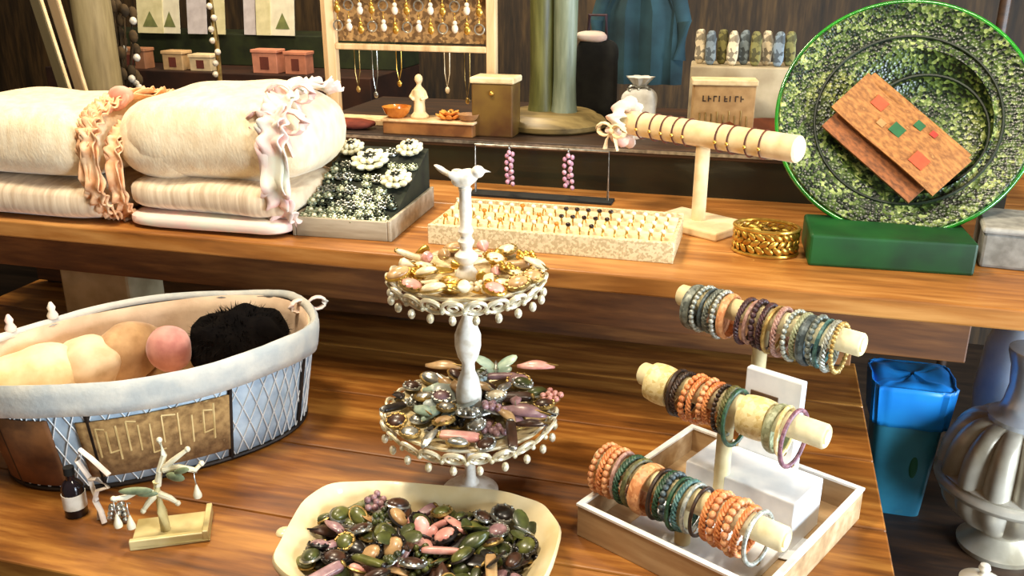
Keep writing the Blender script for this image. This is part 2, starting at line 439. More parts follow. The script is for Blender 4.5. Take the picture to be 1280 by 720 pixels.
# ================================================================ T-bar holder (white)
b0 = Vector((-.086,1.56,SZ))
zb = 1.145
pl, pr = at(778,152,zb), at(1000,187,zb)
axis = (pr-pl); rz = math.atan2(axis.y, axis.x); Lb = axis.length
mid = (pl+pr)/2
b0 = Vector((mid.x, mid.y, SZ))
tbh = thing('bracelet_bar', 'cream velvet T-shaped bracelet bar on the shelf in front of the kraft box', 'jewelry stand', b0, rz)
MB().prism([(-.07,-.05),(.07,-.05),(.07,.05),(-.07,.05)], 0, .014).build('base', M_creamv, tbh, smooth=False, bevel=.003)
MB().cyl((0,0,.013), (0,0,zb-SZ-.012), .0115, n=20).build('post', M_creamv, tbh)
MB().lathe([(0,-Lb/2),(.0175,-Lb/2),(.0205,-Lb/2+.003),(.0205,Lb/2-.003),(.0175,Lb/2),(0,Lb/2)], 26, M=TR((0,0,zb-SZ)) @ RY(PI/2)).build('bar', M_creamv, tbh)
M_cord = mat('brown_cord', (120,62,40), (70,34,24), rough=.6)
Rz = RZ(rz)
cp = None
for i, u in enumerate((-.36,-.28,-.21,-.14,-.08,.10,.17,.26,.33)):
    p = Vector((mid.x, mid.y, zb)) + (Rz @ Vector((u*Lb,0,-.0008)))
    lb = 'thin brown cord bracelet around the cream velvet T-bar'
    if cp is None:
        cp = thing('cord_bracelet', lb, 'bracelet', p, rz, 'cord bracelets on the cream velvet bar')
        MB().torus((0,0,0), .0222, .0013, M=RY(PI/2), n=30, m=6).build('cord', M_cord, cp)
        MB().sph((0,-.0222,-.004), (.003,.0022,.003), 8, 6).build('clasp', M_gold, cp)
    else: copy_tree(cp, p, (0,0,rz+random.uniform(-.06,.06)))
# scrunchie at left end of bar
p = Vector((mid.x, mid.y, zb)) + (Rz @ Vector((-.475*Lb,0,0)))
t = thing('lace_scrunchie', 'gathered cream lace scrunchie on the left end of the velvet bar', 'scrunchie', p, rz)
m = MB(); rows = []
for i in range(60):
    a = 2*PI*i/60
    R = .030+.004*math.sin(9*a)
    rows.append([tuple(RY(PI/2) @ Vector(((R+.010*math.cos(q)*(1+.3*math.sin(13*a)))*math.cos(a), (R+.010*math.cos(q))*math.sin(a), .014*math.sin(q)+.005*math.sin(11*a)))) for q in [2*PI*j/10 for j in range(10)]])
m.grid(rows, True, True); m.build('gathered_band', M_lacepink, t)
m = MB(); bow(m, (0,-.036,-.012), .028); m.build('bow', M_creamv, t)

# copper bowl behind T-bar
c = at(880,222,SZ)
t = tag(MB().lathe([(0,.004),(.03,.004),(.07,.012),(.105,.035),(.108,.036),(.108,.033),(.072,.008),(.03,0),(0,0)], 40, mod=lambda t,i: 1+.01*math.sin(24*t)).build('shallow_bowl', mat('copper_red', (150,74,36), (96,44,22), rough=.4, metal=.4, scale=18), loc=(.035,1.765,1.078)), 'shallow reddish copper bowl behind the cream velvet T-bar', 'bowl')

# ================================================================ gold cuff
c = at(955,322,SZ)
t = thing('gold_cuff', 'oval pierced gold cuff standing at the shelf front edge', 'bracelet', (c.x, c.y+.03, SZ), math.radians(-8))
m = MB()
for z in (.003,.040): 
    rows = []
    m.add(*(lambda q: (q.v, q.f))(MB().torus((0,0,0), .043, .003, n=40, m=8)), M=TR((0,0,z)) @ Matrix.Diagonal((1.1,.85,1,1)))
m.build('rim', M_gold, t)
m = MB()
for i in range(22):
    a = 2*PI*i/22
    for z, s in ((.012,1),(.022,-1),(.032,1)):
        m.sph((0,0,0), (.0085,.0022,.0048), 8, 6, M=TR((.0475*math.cos(a+s*.07), .0368*math.sin(a+s*.07), z)) @ RZ(a+PI/2) @ RY(.6*s))
m.build('leaf_filigree', M_gold, t)
m = MB()
for i in range(9):
    a = i*2.4; r = .008*math.sqrt(i)*1.1
    m.sph((r*1.15*math.cos(a), r*math.sin(a)*.85, .035+.003*math.sin(i*2)), (.007,.005,.004), 8, 6)
m.lathe([(0,.001),(.04,.001),(.04,.03),(0,.032)], 30, M=Matrix.Diagonal((1.08,.83,1,1)))
m.build('inner_band', mat('gold_inner', (206,170,76), (120,90,30), rough=.4, metal=.7, scale=90, kind='cell'), t)

# ================================================================ green plate, its stand and purse
M_green = mat('green_box', (14,84,30), (8,52,22), rough=.5, scale=12)
gb = thing('plate_stand', 'dark green box stand under the big green plate', 'stand', (.19,1.385,SZ), math.radians(3))
MB().box((0,0,.0235), (.225,.12,.047)).build('box', M_green, gb, smooth=False, bevel=.004)
MB().box((0,0,.0) , (.04,.008,.16), M=RX(0)).build('prop', M_dark, gb, smooth=False, loc=(0,.135,.08)); 
MB().box((0,.095,.004), (.04,.09,.008)).build('foot', M_dark, gb, smooth=False)
tilt = math.radians(28)
pc = aty(1128,146,1.50)
plate_foot = pc.z-.184*math.cos(math.radians(28))
Mp = TR(pc) @ RZ(math.radians(-3)) @ RX(PI/2-tilt) @ Matrix.Scale(1.045,4)          # local z = out of the face, toward the viewer & up
plate = thing('green_plate', 'large round green mosaic plate leaning back on the green box', 'plate', pc, rot=(PI/2-tilt,0,math.radians(-3))); plate.scale = (1.045,)*3; print('plate foot z', plate_foot, pc)
def green_mat():
    m = bpy.data.materials.new('green_mosaic'); m.use_nodes = True
    nt = m.node_tree; N = nt.nodes; L = nt.links; b = N['Principled BSDF']
    tc = N.new('ShaderNodeTexCoord')
    v = N.new('ShaderNodeTexVoronoi'); v.inputs['Scale'].default_value = 210
    n = N.new('ShaderNodeTexNoise'); n.inputs['Scale'].default_value = 14; n.inputs['Detail'].default_value = 4
    L.new(tc.outputs['Object'], v.inputs['Vector']); L.new(tc.outputs['Object'], n.inputs['Vector'])
    sp = N.new('ShaderNodeSeparateColor'); L.new(v.outputs['Color'], sp.inputs[0])
    a = N.new('ShaderNodeMath'); a.operation = 'MULTIPLY_ADD'; a.inputs[1].default_value = .5
    L.new(sp.outputs[0], a.inputs[0])
    a2 = N.new('ShaderNodeMath'); a2.operation = 'MULTIPLY'; a2.inputs[1].default_value = .8
    L.new(n.outputs['Fac'], a2.inputs[0]); L.new(a2.outputs[0], a.inputs[2])
    r = N.new('ShaderNodeValToRGB'); e = r.color_ramp.elements
    e[0].position = .44; e[0].color = (*lin((12,22,8)), 1); e[1].position = .98; e[1].color = (*lin((186,196,116)), 1)
    q = e.new(.58); q.color = (*lin((30,46,16)), 1); q = e.new(.78); q.color = (*lin((80,98,40)), 1)
    L.new(a.outputs[0], r.inputs['Fac']); L.new(r.outputs['Color'], b.inputs['Base Color'])
    b.inputs['Roughness'].default_value = .3
    bn = N.new('ShaderNodeBump'); bn.inputs['Strength'].default_value = .6; bn.inputs['Distance'].default_value = .002
    L.new(v.outputs['Distance'], bn.inputs['Height']); L.new(bn.outputs['Normal'], b.inputs['Normal'])
    return m
M_mos = green_mat(); M_glass = mat('green_glass', (60,190,50), (24,110,24), rough=.15, trans=.4, scale=10, coat=.5)
# deep plate: rim ring, offset well
rows = []
prof = [(.176,.004,0),(.172,.010,0),(.160,.006,0),(.125,-.006,.15),(.112,-.004,.3),(.104,-.014,.6),(.086,-.024,1),(.080,-.020,1),(.073,-.027,1),(.05,-.029,1),(.0,-.030,1)]
n = 72
off = Vector((.034,-.012))
for r, z, k in prof: rows.append([(r*math.cos(2*PI*j/n)+off.x*k, r*math.sin(2*PI*j/n)+off.y*k, z) for j in range(n)])
for r, z, k in [(.0,-.036,1),(.085,-.036,1),(.125,-.012,.2),(.165,-.001,0),(.176,.0,0)]: rows.append([(r*math.cos(2*PI*j/n)+off.x*k, r*math.sin(2*PI*j/n)+off.y*k, z) for j in range(n)])
m = MB(); m.grid(rows, closev=True); m.build('dish', M_mos, plate)
m = MB(); m.torus((0,0,.004), .1765, .0035, n=80, m=10); m.build('glass_rim', M_glass, plate)
m = MB(); 
for k, (r, ox, oy) in enumerate(((.086,.034,-.012),(.128,.006,-.002))):
    m.torus((ox,oy,(-.0215,-.0035)[k]), r, .0022, n=64, m=6)
m.build('groove_ring', mat('dark_green', (26,40,16), (14,24,10), rough=.5), plate)
# purse
M_lea = mat('tan_weave', (192,128,64), (136,84,38), rough=.7, scale=90, stretch=(1,2.4,1), bump=.4, c3=(214,156,86))
pd = math.radians(-40)
Mq = Mp @ TR((-.010,-.040,.0)) @ RZ(pd)
rot = Mq.to_euler()
Lq = .085
purse = thing('folded_purse', 'tan woven folded purse with coloured squares leaning on the green plate', 'purse', Mq @ Vector((0,0,.012)), rot=rot)
def strip(x0,x1,y0,y1,fz,th,nx=16,ny=8):
    m = MB(); top = []; bot = []
    for i in range(nx+1):
        x = x0+(x1-x0)*i/nx
        top.append([(x, y0+(y1-y0)*j/ny, fz(x, y0+(y1-y0)*j/ny)+th/2) for j in range(ny+1)])
        bot.append([(x, y0+(y1-y0)*j/ny, fz(x, y0+(y1-y0)*j/ny)-th/2) for j in range(ny+1)])
    m.grid(top); m.grid(bot)
    side = [[t[0], b[0]] for t, b in zip(top, bot)]; m.grid(side)
    side = [[t[-1], b[-1]] for t, b in zip(top, bot)]; m.grid(side)
    m.grid([top[0], bot[0]]); m.grid([top[-1], bot[-1]])
    return m
fz = lambda x, y: .020+.004*math.sin(x*30)+.10*max(0,(.02-y))*.3
strip(-.098,.102,-.030,.044,fz,.005).build('front_flap', M_lea, purse)
strip(-.090,.085,-.056,.03,lambda x,y: .004+.002*math.sin(x*25),.007).build('back_panel', mat('tan_weave_dark', (166,98,50), (110,64,32), rough=.75, scale=90, stretch=(1,2.4,1), bump=.5), purse)
MB().cyl((-.092,.044,.011), (.095,.044,.011), .010, n=12).build('fold', M_lea, purse)
for x, y, s, cc, nm in ((-.052,.022,.021,(226,84,40),'orange'),(-.004,.008,.020,(22,100,50),'green'),(.052,-.006,.024,(232,96,44),'orange'),(.014,.033,.014,(40,120,40),'green'),(.038,.036,.010,(190,50,30),'red'),(-.028,.001,.012,(190,140,80),'tan')):
    o = MB().box((x,y,fz(x,y)+.0032), (s,s*.8,.002)).build('patch', mat('patch_'+nm, cc, None, rough=.6, scale=80), purse, smooth=False)
    o['label'] = nm+' square patch'
# ================================================================ right-hand bits on shelf
c = at(1245,300,SZ)
t = thing('jewelry_box', 'grey fabric box on the shelf right of the green plate', 'box', (.40,1.43,SZ), math.radians(-6))
MB().box((0,0,.026), (.15,.12,.052)).build('body', mat('grey_fabric', (150,146,136), (118,114,104), rough=.9, scale=60), t, smooth=False, bevel=.005)
MB().box((0,0,.056), (.156,.126,.010)).build('lid', mat('grey_lid', (176,172,160), (140,136,126), rough=.8, scale=60), t, smooth=False, bevel=.004)
m = MB(); m.torus((.06,-.068,.02), .012, .002, M=RX(PI/2)); m.box((.06,-.064,.034), (.012,.006,.012)); m.build('latch', mat('dark_iron', (40,36,32), (24,20,18), rough=.5, metal=.6), t)

# ================================================================ two-tier bird stand
SX, SY = -.328, .978
zL = aty(597,522,SY).z; zU = aty(585,352,SY).z; zB = aty(573,222,SY).z
bst = thing('bird_tier_stand', 'white two-tier metal stand with bird finial in the middle of the table', 'tiered stand', (SX,SY,TZ))
M_dw = mat('distressed_white', (240,234,220), (196,180,150), rough=.45, scale=70, lo=.45, hi=.75)
M_dg = mat('distressed_gold', (232,216,170), (176,148,92), rough=.4, metal=.35, scale=90)
lz, uz, bz = zL-TZ, zU-TZ, zB-TZ
MB().lathe([(.036,0),(.037,.003),(.030,.008),(.012,.014),(.0075,.022),(.0065,.05),(.0065,lz-.012),(.02,lz-.004),(.0,lz-.002)], 28).build('foot', M_dw, bst)
def tier(z, R, nm, m_):
    m = MB(); md = lambda t, i: 1+(.03*math.cos(16*t) if 1 <= i <= 3 else 0)
    m.lathe([(.0,0),(R*.55,-.002),(R*.93,.008),(R*.94,.010),(R*.55,.001),(.0,.002)][::1], 96, c=(0,0,z), mod=md)
    o = m.build(nm, m_, bst)
    m = MB()
    k = 22
    for i in range(k):
        a = 2*PI*i/k
        T = TR(((R*.965)*math.cos(a), (R*.965)*math.sin(a), z-.001)) @ RZ(a) @ RY(-math.radians(52))
        m.torus((0,0,0), .0125, .0026, M=T, n=14, m=6)
        m.torus((0,0,0), .0056, .0018, M=T, n=10, m=5)
        T2 = TR(((R*1.01)*math.cos(a), (R*1.01)*math.sin(a), z-.014)) @ RZ(a)
        m.sph((0,0,0), (.0045,.0045,.0062), 8, 6, M=T2)
        a2 = a+PI/k
        m.sph((R*.97*math.cos(a2), R*.97*math.sin(a2), z-.006), .0034, 8, 6)
    m.torus((0,0,z+.008), R*.935, .0022, n=72, m=6)
    m.build('lace_rim', mat('lace_metal', (240,232,206), (196,182,144), rough=.35, metal=.3, scale=60), o)
    return o
RU, RL = .092, .108
tier(lz, RL, 'lower_plate', M_dg); tier(uz, RU, 'upper_plate', M_dg)
def spindle(z0, z1, s=1):
    h = z1-z0
    pr = [(.006,0),(.012*s,.02),(.0155*s,.10),(.0165*s,.2),(.013*s,.3),(.0085,.36),(.008,.42),(.013*s,.47),(.0165*s,.55),(.0165*s,.63),(.012*s,.70),(.007,.76),(.0075,.84),(.011*s,.9),(.012*s,.96),(.008,1)]
    return [(r, z0+q*h) for r, q in pr]
MB().lathe([(0,lz)]+spindle(lz,uz-.003)+[(0,uz-.002)], 24).build('baluster', M_dw, bst)
MB().lathe([(0,uz)]+spindle(uz,uz+(bz-uz)*.42,.85)+[(.0065,uz+(bz-uz)*.45),(.0095,uz+(bz-uz)*.5),(.0065,uz+(bz-uz)*.56),(.0075,uz+(bz-uz)*.7),(.0068,bz-.018),(.008,bz-.012),(0,bz-.01)], 24).build('upper_stem', M_dw, bst)
m = MB()
T = TR((0,0,bz)) @ RZ(math.radians(12))
m.sph((0,0,0), (.017,.0105,.0105), 14, 10, M=T @ RY(-.35))
m.sph((.016,0,.0085), (.008,.0075,.0075), 12, 8, M=T)
m.cyl(T @ Vector((.02,0,.009)), T @ Vector((.031,0,.0075)), .003, .0004, 8)
m.sph((-.022,0,.0045), (.016,.0055,.0035), 10, 8, M=T @ RY(.5))
m.sph((-.030,0,.010), (.009,.007,.0022), 10, 6, M=T @ RY(.45))
for s in (-1,1): m.sph((-.006,.0085*s,.002), (.014,.0032,.006), 10, 6, M=T @ RY(.35))
m.cyl((0,0,bz-.016), (0,0,bz-.004), .006, .007, 10)
m.build('bird_finial', M_dw, bst, remesh=.0012)

# ---- jewellery pieces used on the tiers and in the dish
def piece(kind, ms, mt, name, label, cat, group):
    t = thing(name, label, cat, (0,0,0), group=group)
    if kind == 'oval':
        m = MB(); m.lathe([(0,0),(.0125,0),(.0135,.0015),(.0125,.003),(0,.003)], 20, M=Matrix.Diagonal((1.25,.9,1,1))); m.build('setting', mt, t)
        MB().sph((0,0,.003), (.0145,.0098,.0065), 16, 8).build('stone', ms, t)
    elif kind == 'round':
        m = MB(); m.torus((0,0,.002), .0125, .0022, n=20, m=6)
        for i in range(10): m.sph((.0125*math.cos(i*PI/5), .0125*math.sin(i*PI/5), .004), .0018, 6, 4)
        m.build('setting', mt, t); MB().sph((0,0,.0025), (.0115,.0115,.0055), 14, 8).build('stone', ms, t)
    elif kind == 'bar':
        m = MB(); m.cushion((0,0,.004), (.022,.0062,.004), .4, .6, .0003, 40, 24, 8); m.build('bar', ms, t)
        for s in (-1,1): MB().sph((s*.022,0,.004), (.003,.005,.0035), 8, 6).build('end_cap', mt, t)
    elif kind == 'cluster':
        rr = random.Random(5); m = MB()
        for i in range(9):
            a = i*2.4; q = .0048*math.sqrt(i); m.sph((q*math.cos(a), q*math.sin(a), .0045), (.0042,.0042,.004), 8, 6)
        m.build('beads', ms, t); MB().lathe([(0,0),(.0135,0),(.0135,.002),(0,.002)], 18).build('setting', mt, t)
    elif kind == 'butterfly':
        m = MB()
        for s in (-1,1):
            m.sph((0,0,0), (.013,.0095,.0016), 12, 6, M=TR((s*.012,.006,.006)) @ RY(-s*.35) @ RZ(s*.6))
            m.sph((0,0,0), (.009,.007,.0014), 12, 6, M=TR((s*.009,-.008,.0045)) @ RY(-s*.35) @ RZ(-s*.5))
        m.build('wings', ms, t); MB().sph((0,0,.0035), (.0022,.013,.0028), 8, 6).build('body', mt, t)
    elif kind == 'drop':
        MB().lathe([(0,0),(.005,.0008),(.0075,.005),(.006,.010),(.002,.018),(0,.021)], 14, M=TR((0,0,.0075)) @ RX(PI/2)).build('bead', ms, t)
        MB().torus((0,-.024,.006), .0035, .0008, n=12, m=5).build('loop', mt, t)
    elif kind == 'leaf':
        m = MB(); rows = []
        for i in range(9):
            u = i/8; w = .0085*math.sin(PI*min(1,u*.97+.02))**.8
            rows.append([((u-.5)*.040, w*s, .0022+.003*(1-abs(s))+.004*math.sin(u*3)) for s in (-1,-.5,0,.5,1)])
        m.grid(rows); m.build('blade', ms, t, solid=.0012); MB().tube([(-.02,0,.003),(-.01,0,.0062),(.01,0,.0078),(.024,0,.006)], .0011, 6).build('vein', mt, t)
    return t
MC = {}
def gem(nm, c1, c2=None, met=0, rough=.18):
    return mat('gem_'+nm.replace(' ','_'), c1, c2, rough=.32, metal=met, scale=70, coat=.15)
colors = {'pink': gem('pink',(232,176,160),(200,130,120)), 'cream': gem('cream',(244,230,196),(210,190,150)), 'gold': M_gold, 'mint': gem('mint',(186,206,184),(128,156,140)),
          'pale blue': gem('paleblue',(196,208,204),(140,158,160)), 'mauve': gem('mauve',(176,136,136),(116,84,90)), 'dark brown': gem('darkbrown',(80,50,34),(40,24,16)),
          'dark green': gem('darkgreen',(80,86,40),(42,46,22)), 'black': gem('black',(38,30,26),(18,14,12)), 'olive': gem('olive',(110,112,52),(64,66,30)), 'silver': M_silver, 'brass': M_brass, 'tan': gem('tan',(206,168,116),(160,120,76))}
KN = {'oval':'oval cabochon brooch','round':'round beaded brooch','bar':'bar pin','cluster':'bead cluster brooch','butterfly':'butterfly brooch','drop':'drop pendant','leaf':'leaf brooch'}
KO = {'oval':'cabochon_brooch','round':'beaded_brooch','bar':'bar_pin','cluster':'cluster_brooch','butterfly':'butterfly_brooch','drop':'drop_pendant','leaf':'leaf_brooch'}
PROT = {}
def put(kind, col, metal, loc, rot, where, group, sc=1):
    lb = f'{col} {KN[kind]} {where}'
    key = (kind, col, metal)
    if key not in PROT:
        t = piece(kind, colors[col], colors[metal], KO[kind], lb, 'brooch' if kind != 'drop' else 'pendant', group)
        t.location = loc; t.rotation_euler = rot; t.scale = (sc,)*3; PROT[key] = t
    else:
        t = copy_tree(PROT[key], loc, rot, lb, sc); t['group'] = group
    return t
rnd = random.Random(4)
# upper tier: golds, creams, pinks
kinds = ['round','cluster','bar','leaf','drop','oval','cluster','round']
def ring_layer(cx, cy, z, radii, kindl, cols, mets, where, group, tilt=.3, skip=None, sc=1, jz=.004):
    for R, n, dz in radii:
        for i in range(n):
            a = 2*PI*i/n+R*40
            x, y = cx+R*math.cos(a), cy+R*math.sin(a)
            if skip and skip(x-cx, y-cy): continue
            put(rnd.choice(kindl), rnd.choice(cols), rnd.choice(mets), (x, y, z+dz+rnd.uniform(0,jz)), (rnd.uniform(-tilt,tilt), rnd.uniform(-tilt,tilt), rnd.uniform(0,6.28)), where, group, sc*rnd.uniform(.85,1.1))
ring_layer(SX, SY, zU+.004, [(.034,6,.002),(.060,11,.003),(.083,15,.009)], kinds, ['gold','cream','cream','pink','tan','brass','gold'], ['gold','brass'], 'on the upper tier of the bird stand', 'trinkets on the upper tier')
ring_layer(SX, SY, zU+.013, [(.05,7,.0)], kinds, ['gold','cream','pink','tan','cream'], ['gold','brass'], 'on the upper tier of the bird stand', 'trinkets on the upper tier')
ring_layer(SX, SY, zL+.016, [(.036,7,.004),(.060,9,.0)], ['leaf','cluster','round'], ['mint','tan','cream','mauve','silver','pale blue'], ['silver','brass'], 'on the lower tier of the bird stand', 'brooches on the lower tier')
# lower tier
gL = 'brooches on the lower tier'
wl = 'on the lower tier of the bird stand'
def hero(kind, col, met, px, py, rz, sc, tx=.15, dz=.012):
    p = at(px, py, zL+dz)
    put(kind, col, met, p, (tx, 0, rz), wl, gL, sc)
heroes = [(575,549,'bar','pink','brass',.1,1.15),(515,503,'cluster','silver','silver',0,.75),(562,512,'butterfly','pale blue','silver',-.5,1.6),(553,490,'leaf','mint','silver',.4,1.3),
          (620,462,'butterfly','mint','silver',.3,1.3),(655,520,'leaf','mauve','brass',-.1,1.5),(688,498,'cluster','pink','brass',0,1.0),(648,478,'round','mauve','brass',0,1.2),
          (670,462,'leaf','pink','brass',.2,1.3),(555,462,'leaf','tan','brass',.1,1.3),(612,515,'leaf','silver','silver',1.2,1.2),(540,520,'leaf','mint','silver',1.3,1.1),(640,500,'bar','dark brown','brass',.3,1.2)]
for px, py, k, c_, mt_, rz_, sc_ in heroes: hero(k, c_, mt_, px, py, rz_, sc_)
ring_layer(SX, SY, zL+.003, [(.036,6,.001),(.066,11,.002),(.096,18,.008)], ['oval','round','cluster','leaf','oval','bar'], ['black','dark brown','black','dark green','mauve','dark brown','silver'], ['brass','silver'], wl, gL)

# ================================================================ cream dish of dark pieces
dc = Vector((-.334,.808,TZ))
dish = thing('cream_dish', 'cream rounded dish full of dark brooches at the table front', 'dish', dc, math.radians(6))
def dshape(t, a=.157, b=.108):
    e = .62
    x = a*math.copysign(abs(math.cos(t))**e, math.cos(t)); y = b*math.copysign(abs(math.sin(t))**e, math.sin(t))
    w = 1+.012*math.sin(5*t+1)+.008*math.sin(11*t)
    return x*w, y*w
prof = [(0,0),(.70,0),(.78,.004),(.92,.022),(.995,.038),(1.0,.043),(.985,.047),(.945,.045),(.88,.034),(.80,.018),(.72,.010),(0,.009)]
rows = []
for s, z in prof:
    rows.append([(dshape(2*PI*k/80)[0]*s, dshape(2*PI*k/80)[1]*(s if s > .9 else s*.97), z+(.002*math.sin(2*PI*k/80*3) if s > .9 else 0)) for k in range(80)])
m = MB(); m.grid(rows, closev=True)
m.build('bowl', mat('cream_ceramic', (250,236,196), (228,204,150), rough=.35, scale=14, bump=.2, coat=.3), dish)
m = MB()
m.sph((-.157,-.012,.040), (.009,.010,.004), 12, 8)
m.build('lug', MATS['cream_ceramic'], dish)
gD = 'dark brooches in the cream dish'
rnd = random.Random(9)
Rd = RZ(math.radians(6))
k_ = 0
for layer, (zz, sx, sy, nx, ny) in enumerate(((.013,.112,.066,8,5),(.021,.120,.072,10,6),(.030,.112,.066,9,6))):
    for iy in range(ny):
        for ix in range(nx):
            x = (ix/(nx-1)-.5)*2*sx+rnd.uniform(-.007,.007)+(iy % 2-.5)*.008; y = (iy/(ny-1)-.5)*2*sy+rnd.uniform(-.006,.006)
            if abs(x)/.125+abs(y)/.085 > 1.55: continue
            if layer == 2 and rnd.random() < .15: continue
            side = 'left' if x < -.04 else ('right' if x > .04 else 'middle')
            dp = 'back' if y > .02 else ('front' if y < -.02 else 'centre')
            col = rnd.choice(['dark brown','dark green','black','dark brown','dark green','olive','olive','mauve','pink','tan'] if layer else ['black','dark brown','dark green'])
            kd = rnd.choice(['oval','round','oval','round','cluster','bar','leaf','butterfly'] if layer else ['oval','round'])
            p = dc+(Rd @ Vector((x, y, zz+rnd.uniform(0,.004))))
            put(kd, col, rnd.choice(['brass','silver','black','black']), p, (rnd.uniform(-.5,.5), rnd.uniform(-.5,.5), rnd.uniform(0,6.28)), f'in the {side} {dp} of the cream dish', gD, rnd.uniform(.85,1.15))

# ================================================================ earring tree
eb = Vector((-.652,.795,TZ))
et = thing('earring_tree', 'small cream stand with white twig branches in front of the basket', 'jewelry stand', eb, math.radians(28))
M_bone = mat('bone', (236,228,200), (204,194,160), rough=.5, scale=60)
M_acr = mat('pale_acrylic', (222,206,150), (190,170,110), rough=.3, scale=20)
MB().box((0,0,.002), (.090,.062,.004)).box((.0415,0,.009), (.007,.062,.012)).box((0,-.0275,.008), (.090,.007,.010)).build('base', M_acr, et, smooth=False, bevel=.0012)
MB().tube([(-.008,0,.003),(-.009,0,.03),(-.012,0,.055),(-.010,0,.072)], [.0065,.006,.0055,.005], 10).build('post', M_acr, et)
br = [[(-.012,0,.055),(-.03,-.006,.066),(-.045,-.008,.060),(-.058,-.012,.062)],
      [(-.010,0,.066),(-.005,0,.085),(.012,-.004,.100),(.030,-.002,.112)],
      [(-.005,0,.085),(.002,.004,.105),(-.001,.004,.125)],
      [(.000,-.002,.088),(.018,-.006,.092),(.036,-.006,.085),(.044,-.004,.092)],
      [(-.010,0,.055),(.004,-.008,.052),(.012,-.010,.045)],
      [(-.012,0,.056),(-.022,-.008,.048),(-.028,-.01,.040)]]
for b in br: MB().tube(b, [.0044]+[.0036]*(len(b)-2)+[.0024], 8).sph(b[-1], .0036, 8, 6).build('branch', M_bone, et)
Re = TR(eb) @ RZ(math.radians(28))
M_lf = mat('sage_leaf', (150,160,120), (92,104,76), rough=.5, scale=60)
for i, (q, lb) in enumerate((((-.056,-.018,.056),'white drop earring hanging from the left branch tip'),((-.042,-.018,.052),'white drop earring hanging beside the left branch tip'),((.036,-.012,.080),'small white drop earring hanging from the right branch'))):
    t = thing('drop_earring', lb, 'earring', Re @ Vector(q), 0)
    MB().tube([(0,.004,.003),(0,0,.006),(0,-.002,0),(0,0,-.012)], .0009, 6).build('hook', M_silver, t)
    MB().lathe([(0,-.030),(.005,-.0285),(.0052,-.025),(.003,-.018),(.001,-.011),(0,-.010)], 12).build('bead', M_bone, t)
t = thing('leaf_charm', 'sage green leaf charm laid over the left twig branch', 'charm', Re @ Vector((-.032,-.013,.070)), math.radians(20))
m = MB(); m.sph((0,0,0), (.020,.0035,.005), 12, 8); m.sph((.012,.002,-.006), (.013,.003,.004), 10, 6); m.build('leaves', M_lf, t)
t = thing('leaf_charm', 'grey green leaf charm on the right twig branches', 'charm', Re @ Vector((.014,-.013,.083)), math.radians(0))
m = MB(); m.sph((0,0,0), (.013,.003,.006), 12, 8); m.sph((.010,0,.010), (.012,.003,.004), 10, 6, M=RY(-.4)); m.build('leaves', M_lf, t)

# small bottle with ribbon
pb = at(122,622,TZ)
t = thing('small_bottle', 'small dark bottle with a white label in front of the basket', 'bottle', (pb.x,.795,TZ))
MB().lathe([(0,0),(.0125,0),(.0135,.002),(.0135,.040),(.010,.047),(.0055,.051),(.0055,.060),(0,.060)], 20).build('body', mat('dark_glass', (30,22,28), (16,12,14), rough=.12), t)
MB().lathe([(.0138,.012),(.0142,.012),(.0142,.032),(.0138,.032)], 20).build('label_band', M_white, t)
MB().lathe([(0,.058),(.0065,.058),(.0065,.068),(0,.068)], 14).build('cap', M_black, t)
t = thing('ribbon_bow', 'white ribbon bow propped beside the small dark bottle', 'bow', (pb.x+.036,.792,TZ))
m = MB(); m.tube([(.0,0,.001),(.003,-.002,.03),(-.004,0,.06)], .0035, 8, flat=.5); 
m.tube([(-.004,0,.060),(-.018,0,.082),(-.010,0,.098),(.004,0,.088),(.028,-.002,.070)], .0038, 8, flat=.6)
m.tube([(-.004,0,.058),(.010,-.003,.062),(.026,-.004,.054),(.008,-.004,.046),(.000,-.002,.030)], .0036, 8, flat=.6)
m.tube([(0,-.002,.03),(.010,-.006,.018),(.014,-.008,.003)], .0036, 8, flat=.6); m.build('ribbon', mat('white_ribbon', (240,228,212), (206,186,168), rough=.7), t)
t = thing('bead_strand', 'small heap of grey metal beads beside the dark bottle', 'beads', (pb.x+.062,.795,TZ))
m = MB()
for i in range(16):
    a = i*1.3; m.sph((.010*math.cos(a)*(1-.02*i), .008*math.sin(a)*(1-.02*i), .004+.0022*i*.6), .0042, 8, 6)
m.build('beads', M_silver, t)

# ================================================================ wire basket
bc = Vector((-.812,1.008,TZ)); ba = math.radians(44)
A_, B_ = .228, .146
HB = .138
bsk = thing('wire_basket', 'oval wire basket with pale cloth liner at the table left', 'basket', bc, ba)
def el(t, s=1, e=.86):
    return Vector((A_*s*math.copysign(abs(math.cos(t))**e, math.cos(t)), B_*s*math.copysign(abs(math.sin(t))**e, math.sin(t)), 0))
def wallp(t, h, s=0):  # h 0..1
    q = el(t, .90+.10*h+s); return (q.x, q.y, .004+h*HB)
M_wire = mat('dark_wire', (58,48,40), (34,28,24), rough=.5, metal=.6)
M_liner = mat('blue_white_liner', (214,208,192), (180,182,176), rough=.9, scale=26, bump=.4, bscale=120)
M_linp = mat('cream_liner', (226,200,170), (198,168,138), rough=.9, scale=16, bump=.4, bscale=100)
n = 96
m = MB(); m.tube([wallp(2*PI*k/n, 1) for k in range(n)], .0038, 8, closed=True); m.tube([wallp(2*PI*k/n, 0) for k in range(n)], .0036, 8, closed=True)
m.build('wire_rim', M_wire, bsk)
for k in range(9):
    t_ = 2*PI*(k+.15)/9
    MB().tube([wallp(t_, h/6, .004) for h in range(7)], .0032, 8).build('wire_post', M_wire, bsk)
